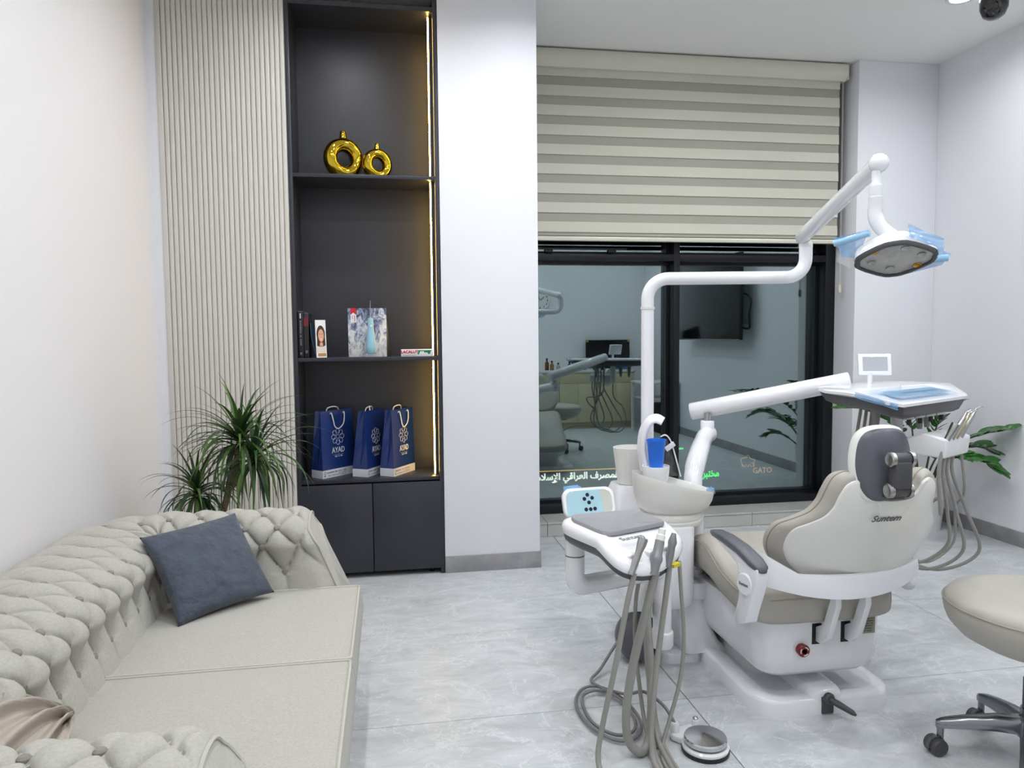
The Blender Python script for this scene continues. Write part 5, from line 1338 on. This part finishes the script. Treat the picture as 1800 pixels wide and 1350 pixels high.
# ================================================================ STOOL
SC = Vector((2.075, 2.055, 0))
st = root('dentist_stool', SC, 'beige upholstered stool on a five-star chrome base with casters', 'stool')
a0 = math.atan2(2.186-SC.y, 1.835-SC.x)
hubz = .135
MB().lathe([(.036, .10), (.040, .11), (.040, .165), (.030, .172), (.030, .20), (.001, .20)], SC, 22).build('hub', STEELD, st, angle=40)
MB().lathe([(.025, .17), (.025, .30), (.014, .30), (.014, .41)], SC, 18).build('gas_column', PLG2, st, angle=40)
for k in range(5):
    a = a0-2*pi/5*k; e = Vector((math.cos(a), math.sin(a), 0)); n_v = Vector((-e.y, e.x, 0)); R_ = .262; rings = []
    for r, z, hw, th in ((.03, .140, .027, .060), (.10, .136, .024, .052), (.18, .124, .021, .042), (.24, .112, .019, .034), (.262, .106, .016, .030), (.276, .102, .010, .024)):
        rings.append([SC+e*r+n_v*(sx*hw)+Vector((0, 0, z+sz*th/2)) for sx, sz in ((-1, -.8), (-.6, -1), (.6, -1), (1, -.8), (1, .5), (.55, 1), (-.55, 1), (-1, .5))])
    lg = MB().loft(rings).build('star_leg', STEELD, st, angle=50)
    cc = SC+e*R_
    MB().lathe([(.011, .055), (.011, .095)], cc, 12).build('caster_stem', STEELD, lg)
    ca = a+[.5, 1.9, .2, 2.4, 1.1][k]; R3 = Matrix.Rotation(ca, 3, 'Z')
    for sg in (-1, 1):
        MB().lathe([(.001, sg*.006), (.027, sg*.006), (.029, sg*.010), (.029, sg*.024), (.026, sg*.028), (.020, sg*.028), (.018, sg*.0265), (.001, sg*.0265)], cc+R3 @ Vector((.016, 0, .0295)), 24, axis='Y', R=R3).build('caster_wheel', PLG2, lg, angle=40)
    hb_ = MB(Matrix.Translation(cc) @ R3.to_4x4())
    hb_.loft([[(.016+.033*math.cos(t), y, .0295+.033*math.sin(t)) for t in [pi*i/12-.2 for i in range(13)]]+[(.016+.024*math.cos(t), y, .0295+.024*math.sin(t)) for t in [pi*i/12-.2 for i in range(12, -1, -1)]] for y in (-.006, .006)]); hb_.build('caster_hood', PLG, lg)
# seat: rounded, thick, waterfall underside
rings = []
for k, (s, z) in enumerate(((.35, .405), (.62, .412), (.82, .44), (.94, .475), (.985, .505), (1.0, .525), (1.0, .540), (.985, .556), (.93, .572), (.75, .582), (.4, .580), (.02, .578))):
    ring = []
    for i in range(44):
        a = 2*pi*i/44; rr = .268*(1+.05*math.cos(2*(a-.9))+.03*math.cos(3*(a-.4)))
        ring.append(SC+Vector((rr*s*math.cos(a), rr*s*math.sin(a), z)))
    rings.append(ring)
ss = MB().loft(rings).build('seat', LEATH, st, angle=60)
MB().tube([SC+Vector((.268*(1+.05*math.cos(2*(a-.9))+.03*math.cos(3*(a-.4)))*1.0*math.cos(a), .268*(1+.05*math.cos(2*(a-.9))+.03*math.cos(3*(a-.4)))*1.0*math.sin(a), .546)) for a in [2*pi*i/44 for i in range(45)]], .0035, 6, cap=False).build('seat_piping', LEATHD, ss)
box('seat_bracket', SC.x-.09, SC.x+.09, SC.y-.07, SC.y+.07, .392, .412, BLK, st, bevel=.004)

# ================================================================ REAR OF THE ROOM (seen mirrored in the glass)
CRE = mat('cream_laminate', (200, 192, 160), .45)
wt = tag(box('worktop', 1.35, 3.77, YB, .05, .865, .90, mat('white_worktop', (214, 214, 212), .35), bevel=.003), 'white worktop over the cream base cabinets, mirrored in the window', 'worktop')
for k in range(4):
    x0 = 1.36+.60*k; names = ('first', 'second', 'third', 'fourth')
    t = root('base_cabinet', (x0+.30, -.28, 0), 'cream base cabinet under the worktop, %s from the right wall, mirrored in glass' % names[3-k], 'cabinet', 'cream base cabinets')
    box('carcass', x0, x0+.597, YB+.01, .018, .10, .865, CRE, t)
    box('plinth', x0, x0+.597, YB+.01, -.03, 0, .10, CRE, t)
    box('drawer_front', x0+.002, x0+.595, .018, .036, .70, .862, CRE, t, bevel=.001)
    for j in range(2): box('door', x0+.002+.297*j, x0+.296+.297*j, .018, .036, .102, .697, CRE, t, bevel=.001)
t = root('framed_screen', (3.48, YB+.10, .90), 'dark flat screen with yellow taped corners on the worktop, mirrored in glass', 'monitor')
box('screen_frame', 3.12, 3.85, YB+.10, YB+.13, .99, 1.36, BLK, t, bevel=.004)
box('screen_panel', 3.135, 3.835, YB+.131, YB+.133, 1.01, 1.345, mat('screen_black', (20, 21, 26), .1), t)
box('screen_stand', 3.38, 3.58, YB+.06, YB+.16, .90, .99, BLK, t, bevel=.004)
for x in (3.12, 3.81): box('yellow_tape', x, x+.04, YB+.134, YB+.136, 1.325, 1.365, mat('tape', (190, 170, 60), .5), t)
for i, (x, h_, c, lb) in enumerate(((2.42, .17, (110, 52, 36), 'brown bottle at the left end of the worktop, mirrored in glass'), (2.50, .13, (150, 118, 60), 'amber bottle on the worktop, mirrored in glass'), (2.60, .10, (190, 176, 150), 'pale jar on the worktop, mirrored in glass'), (2.78, .12, (60, 64, 70), 'dark bottle near the middle of the worktop, mirrored in glass'))):
    t = root('bottle', (x, -.22, .90), lb, 'bottle', 'bottles on the worktop')
    MB().lathe([(.001, 0), (.03, 0), (.032, .01), (.032, h_*.65), (.014, h_*.8), (.013, h_), (.001, h_)], (x, -.22, .90), 16).build('bottle_body', mat('bottle_%d' % i, c, .3), t, angle=40)
    MB().lathe([(.016, h_*.9), (.016, h_+.015), (.001, h_+.015)], (x, -.22, .90), 14).build('cap', BLK, t, angle=40)
t = root('instrument_case', (3.62, -.16, .90), 'blue instrument case on the worktop right of the screen, mirrored in glass', 'case')
box('case_body', 3.50, 3.74, -.24, -.08, .90, .935, mat('case_blue', (40, 110, 170), .4), t, bevel=.006)
box('case_lid', 3.50, 3.74, -.24, -.225, .935, 1.02, mat('case_blue', (40, 110, 170), .4), t, bevel=.004)
# clock
t = root('wall_clock', (2.40, YB, 2.0), 'round white wall clock mirrored at the left edge of the window', 'clock')
MB().lathe([(.15, 0), (.155, .01), (.15, .03), (.142, .03), (.140, .012), (.001, .012)], (2.40, YB, 2.0), 36, R=Matrix.Rotation(-pi/2, 3, 'X')).build('clock_face', WHITEP, t, angle=40)
mb = MB()
for k in range(12):
    a = 2*pi*k/12; mb.box(2.40+.12*math.sin(a)-.006, 2.40+.12*math.sin(a)+.006, YB+.013, YB+.015, 2.0+.12*math.cos(a)-.012, 2.0+.12*math.cos(a)+.012)
mb.build('hour_marks', BLK, t, smooth=False)
mb = MB(); mb.tube([(2.40, YB+.018, 2.0), (2.46, YB+.018, 2.05)], .004, 6); mb.tube([(2.40, YB+.019, 2.0), (2.36, YB+.019, 2.09)], .003, 6); mb.build('hands', BLK, t)
# television on the right wall
t = root('television', (XR-.10, 2.2, 1.37), 'large black wall television mirrored in the right window pane', 'television')
box('tv_panel', XR-.20, XR-.155, 1.32, 3.10, 1.37, 2.37, mat('tv_black', (14, 15, 18), .12), t, bevel=.004)
box('wall_mount', XR-.155, XR, 1.95, 2.45, 1.65, 2.10, BLK, t, bevel=.004)
box('bottom_bezel', XR-.2015, XR-.19, 1.32, 3.10, 1.366, 1.38, STEELD, t)
MB().tube(spline([(XR-.15, 2.9, 1.95), (XR-.10, 3.15, 1.85), (XR-.12, 3.17, 1.65), (XR-.10, 3.12, 1.5), (XR-.15, 2.9, 1.55)], 6), .012, 8).build('cables', BLK, t)
# desk by the right wall
t = root('white_desk', (3.88, .55, 0), 'small white desk against the right wall, mirrored in the window', 'desk')
box('desk_top', 3.60, XR-.015, .28, .92, .725, .75, PLW2, t, bevel=.003)
for x in (3.63, XR-.045):
    for y in (.31, .89): box('leg', x-.018, x+.018, y-.018, y+.018, 0, .725, PLW2, t)
box('drawer_shelf', 3.65, XR-.05, .30, .88, .50, .515, PLW2, t)
tag(MB().box(3.86, 4.08, .40, .84, 0, .42).build('computer_case', BLK, bevel=.008), 'black computer case on the floor under the white desk', 'computer')
tag(MB().lathe([(.001, 0), (.03, 0), (.034, .09), (.032, .09), (.028, .004), (.001, .004)], (3.72, .55, .75), 16).build('pen_pot', mat('pot_blue', (110, 130, 150), .4)), 'grey-blue pen pot on the white desk, mirrored in the window', 'pen pot')

# ================================================================ STREET OUTSIDE
YS = 32.0
gr = struct(box('ground_outside', -60, 80, 7, 70, -9.2, -9.0, mat('asphalt', (22, 23, 25), .9)), 'dark street far below the window')
bl = root('shop_building', (12, YS+3, -9), 'unlit shop building across the street at night', 'building')
box('facade', -25, 50, YS+.3, YS+8, -9, 7, mat('dark_facade', (14, 15, 17), .9), bl)
def sign(name, body, x, z, size, m, lab, bold=0.0, sx=1.0):
    t = root(name, (x, YS, z), lab, 'sign')
    text(body, size, m, frame_xf((x, YS, z), (1, 0, 0), (0, 0, 1)) @ Matrix.Diagonal((sx, 1, 1, 1)), t, 'letters', extrude=.02, bold=bold)
    return t
W1 = '\uFED1\uFEAE\uFEBC\uFEE4\uFEDF\uFE8D'; W2 = '\uFEF2\uFED7\uFE8D\uFEAE\uFECC\uFEDF\uFE8D'; W3 = '\uFEF2\uFEE3\uFEFC\uFEB3\uFEF9\uFE8D'
t = root('bank_sign', (8.2, YS, -5.2), 'glowing white Arabic lettering of a sign across the street', 'sign')
text(W3+' '+W2+' '+W1, .405, SIGNW, frame_xf((10.25, YS, -4.92), (1, 0, 0), (0, 0, 1)), t, 'letters', extrude=.02, bold=.012, align='RIGHT')
box('light_line', 4.5, 10.3, YS-.02, YS+.02, -4.665, -4.625, SIGNO, t)
t = root('lab_sign', (14.6, YS, -5.3), 'glowing green Arabic word on a sign across the street', 'sign')
text('\uFEAE\uFE92\uFE98\uFEA8\uFEE3', .50, SIGNG, frame_xf((15.08, YS, -5.05), (1, 0, 0), (0, 0, 1)) @ Matrix.Diagonal((.72, 1, 1, 1)), t, 'letters', extrude=.02, bold=.012, align='RIGHT')
box('green_lamp', 12.95, 13.30, YS-.02, YS+.02, -3.88, -3.80, SIGNG, t)
t = root('cafe_sign', (17.0, YS, -5.3), 'dim amber GATO lettering with an outlined emblem across the street', 'sign')
text('GATO', .36, SIGNA, frame_xf((17.24, YS, -5.02), (1, 0, 0), (0, 0, 1)) @ Matrix.Diagonal((.95, 1, 1, 1)), t, 'letters', extrude=.02)
em = [(16.22, -4.80), (16.20, -4.62), (16.16, -4.52), (16.14, -4.44), (16.24, -4.40), (16.36, -4.38), (16.44, -4.40), (16.46, -4.30), (16.50, -4.26), (16.56, -4.30), (16.58, -4.40), (16.70, -4.46), (16.84, -4.50), (16.88, -4.54), (16.80, -4.58), (16.82, -4.70), (16.83, -4.82), (16.76, -4.82), (16.76, -4.66), (16.66, -4.62)]
MB().tube([(a, YS, b) for a, b in em], .018, 5).build('emblem', SIGNA, t)
em = [(16.24+.09*k, -4.82 if k % 2 else -4.70) for k in range(6)]
MB().tube([(a, YS, b) for a, b in em], .018, 5).build('emblem_band', SIGNA, t)
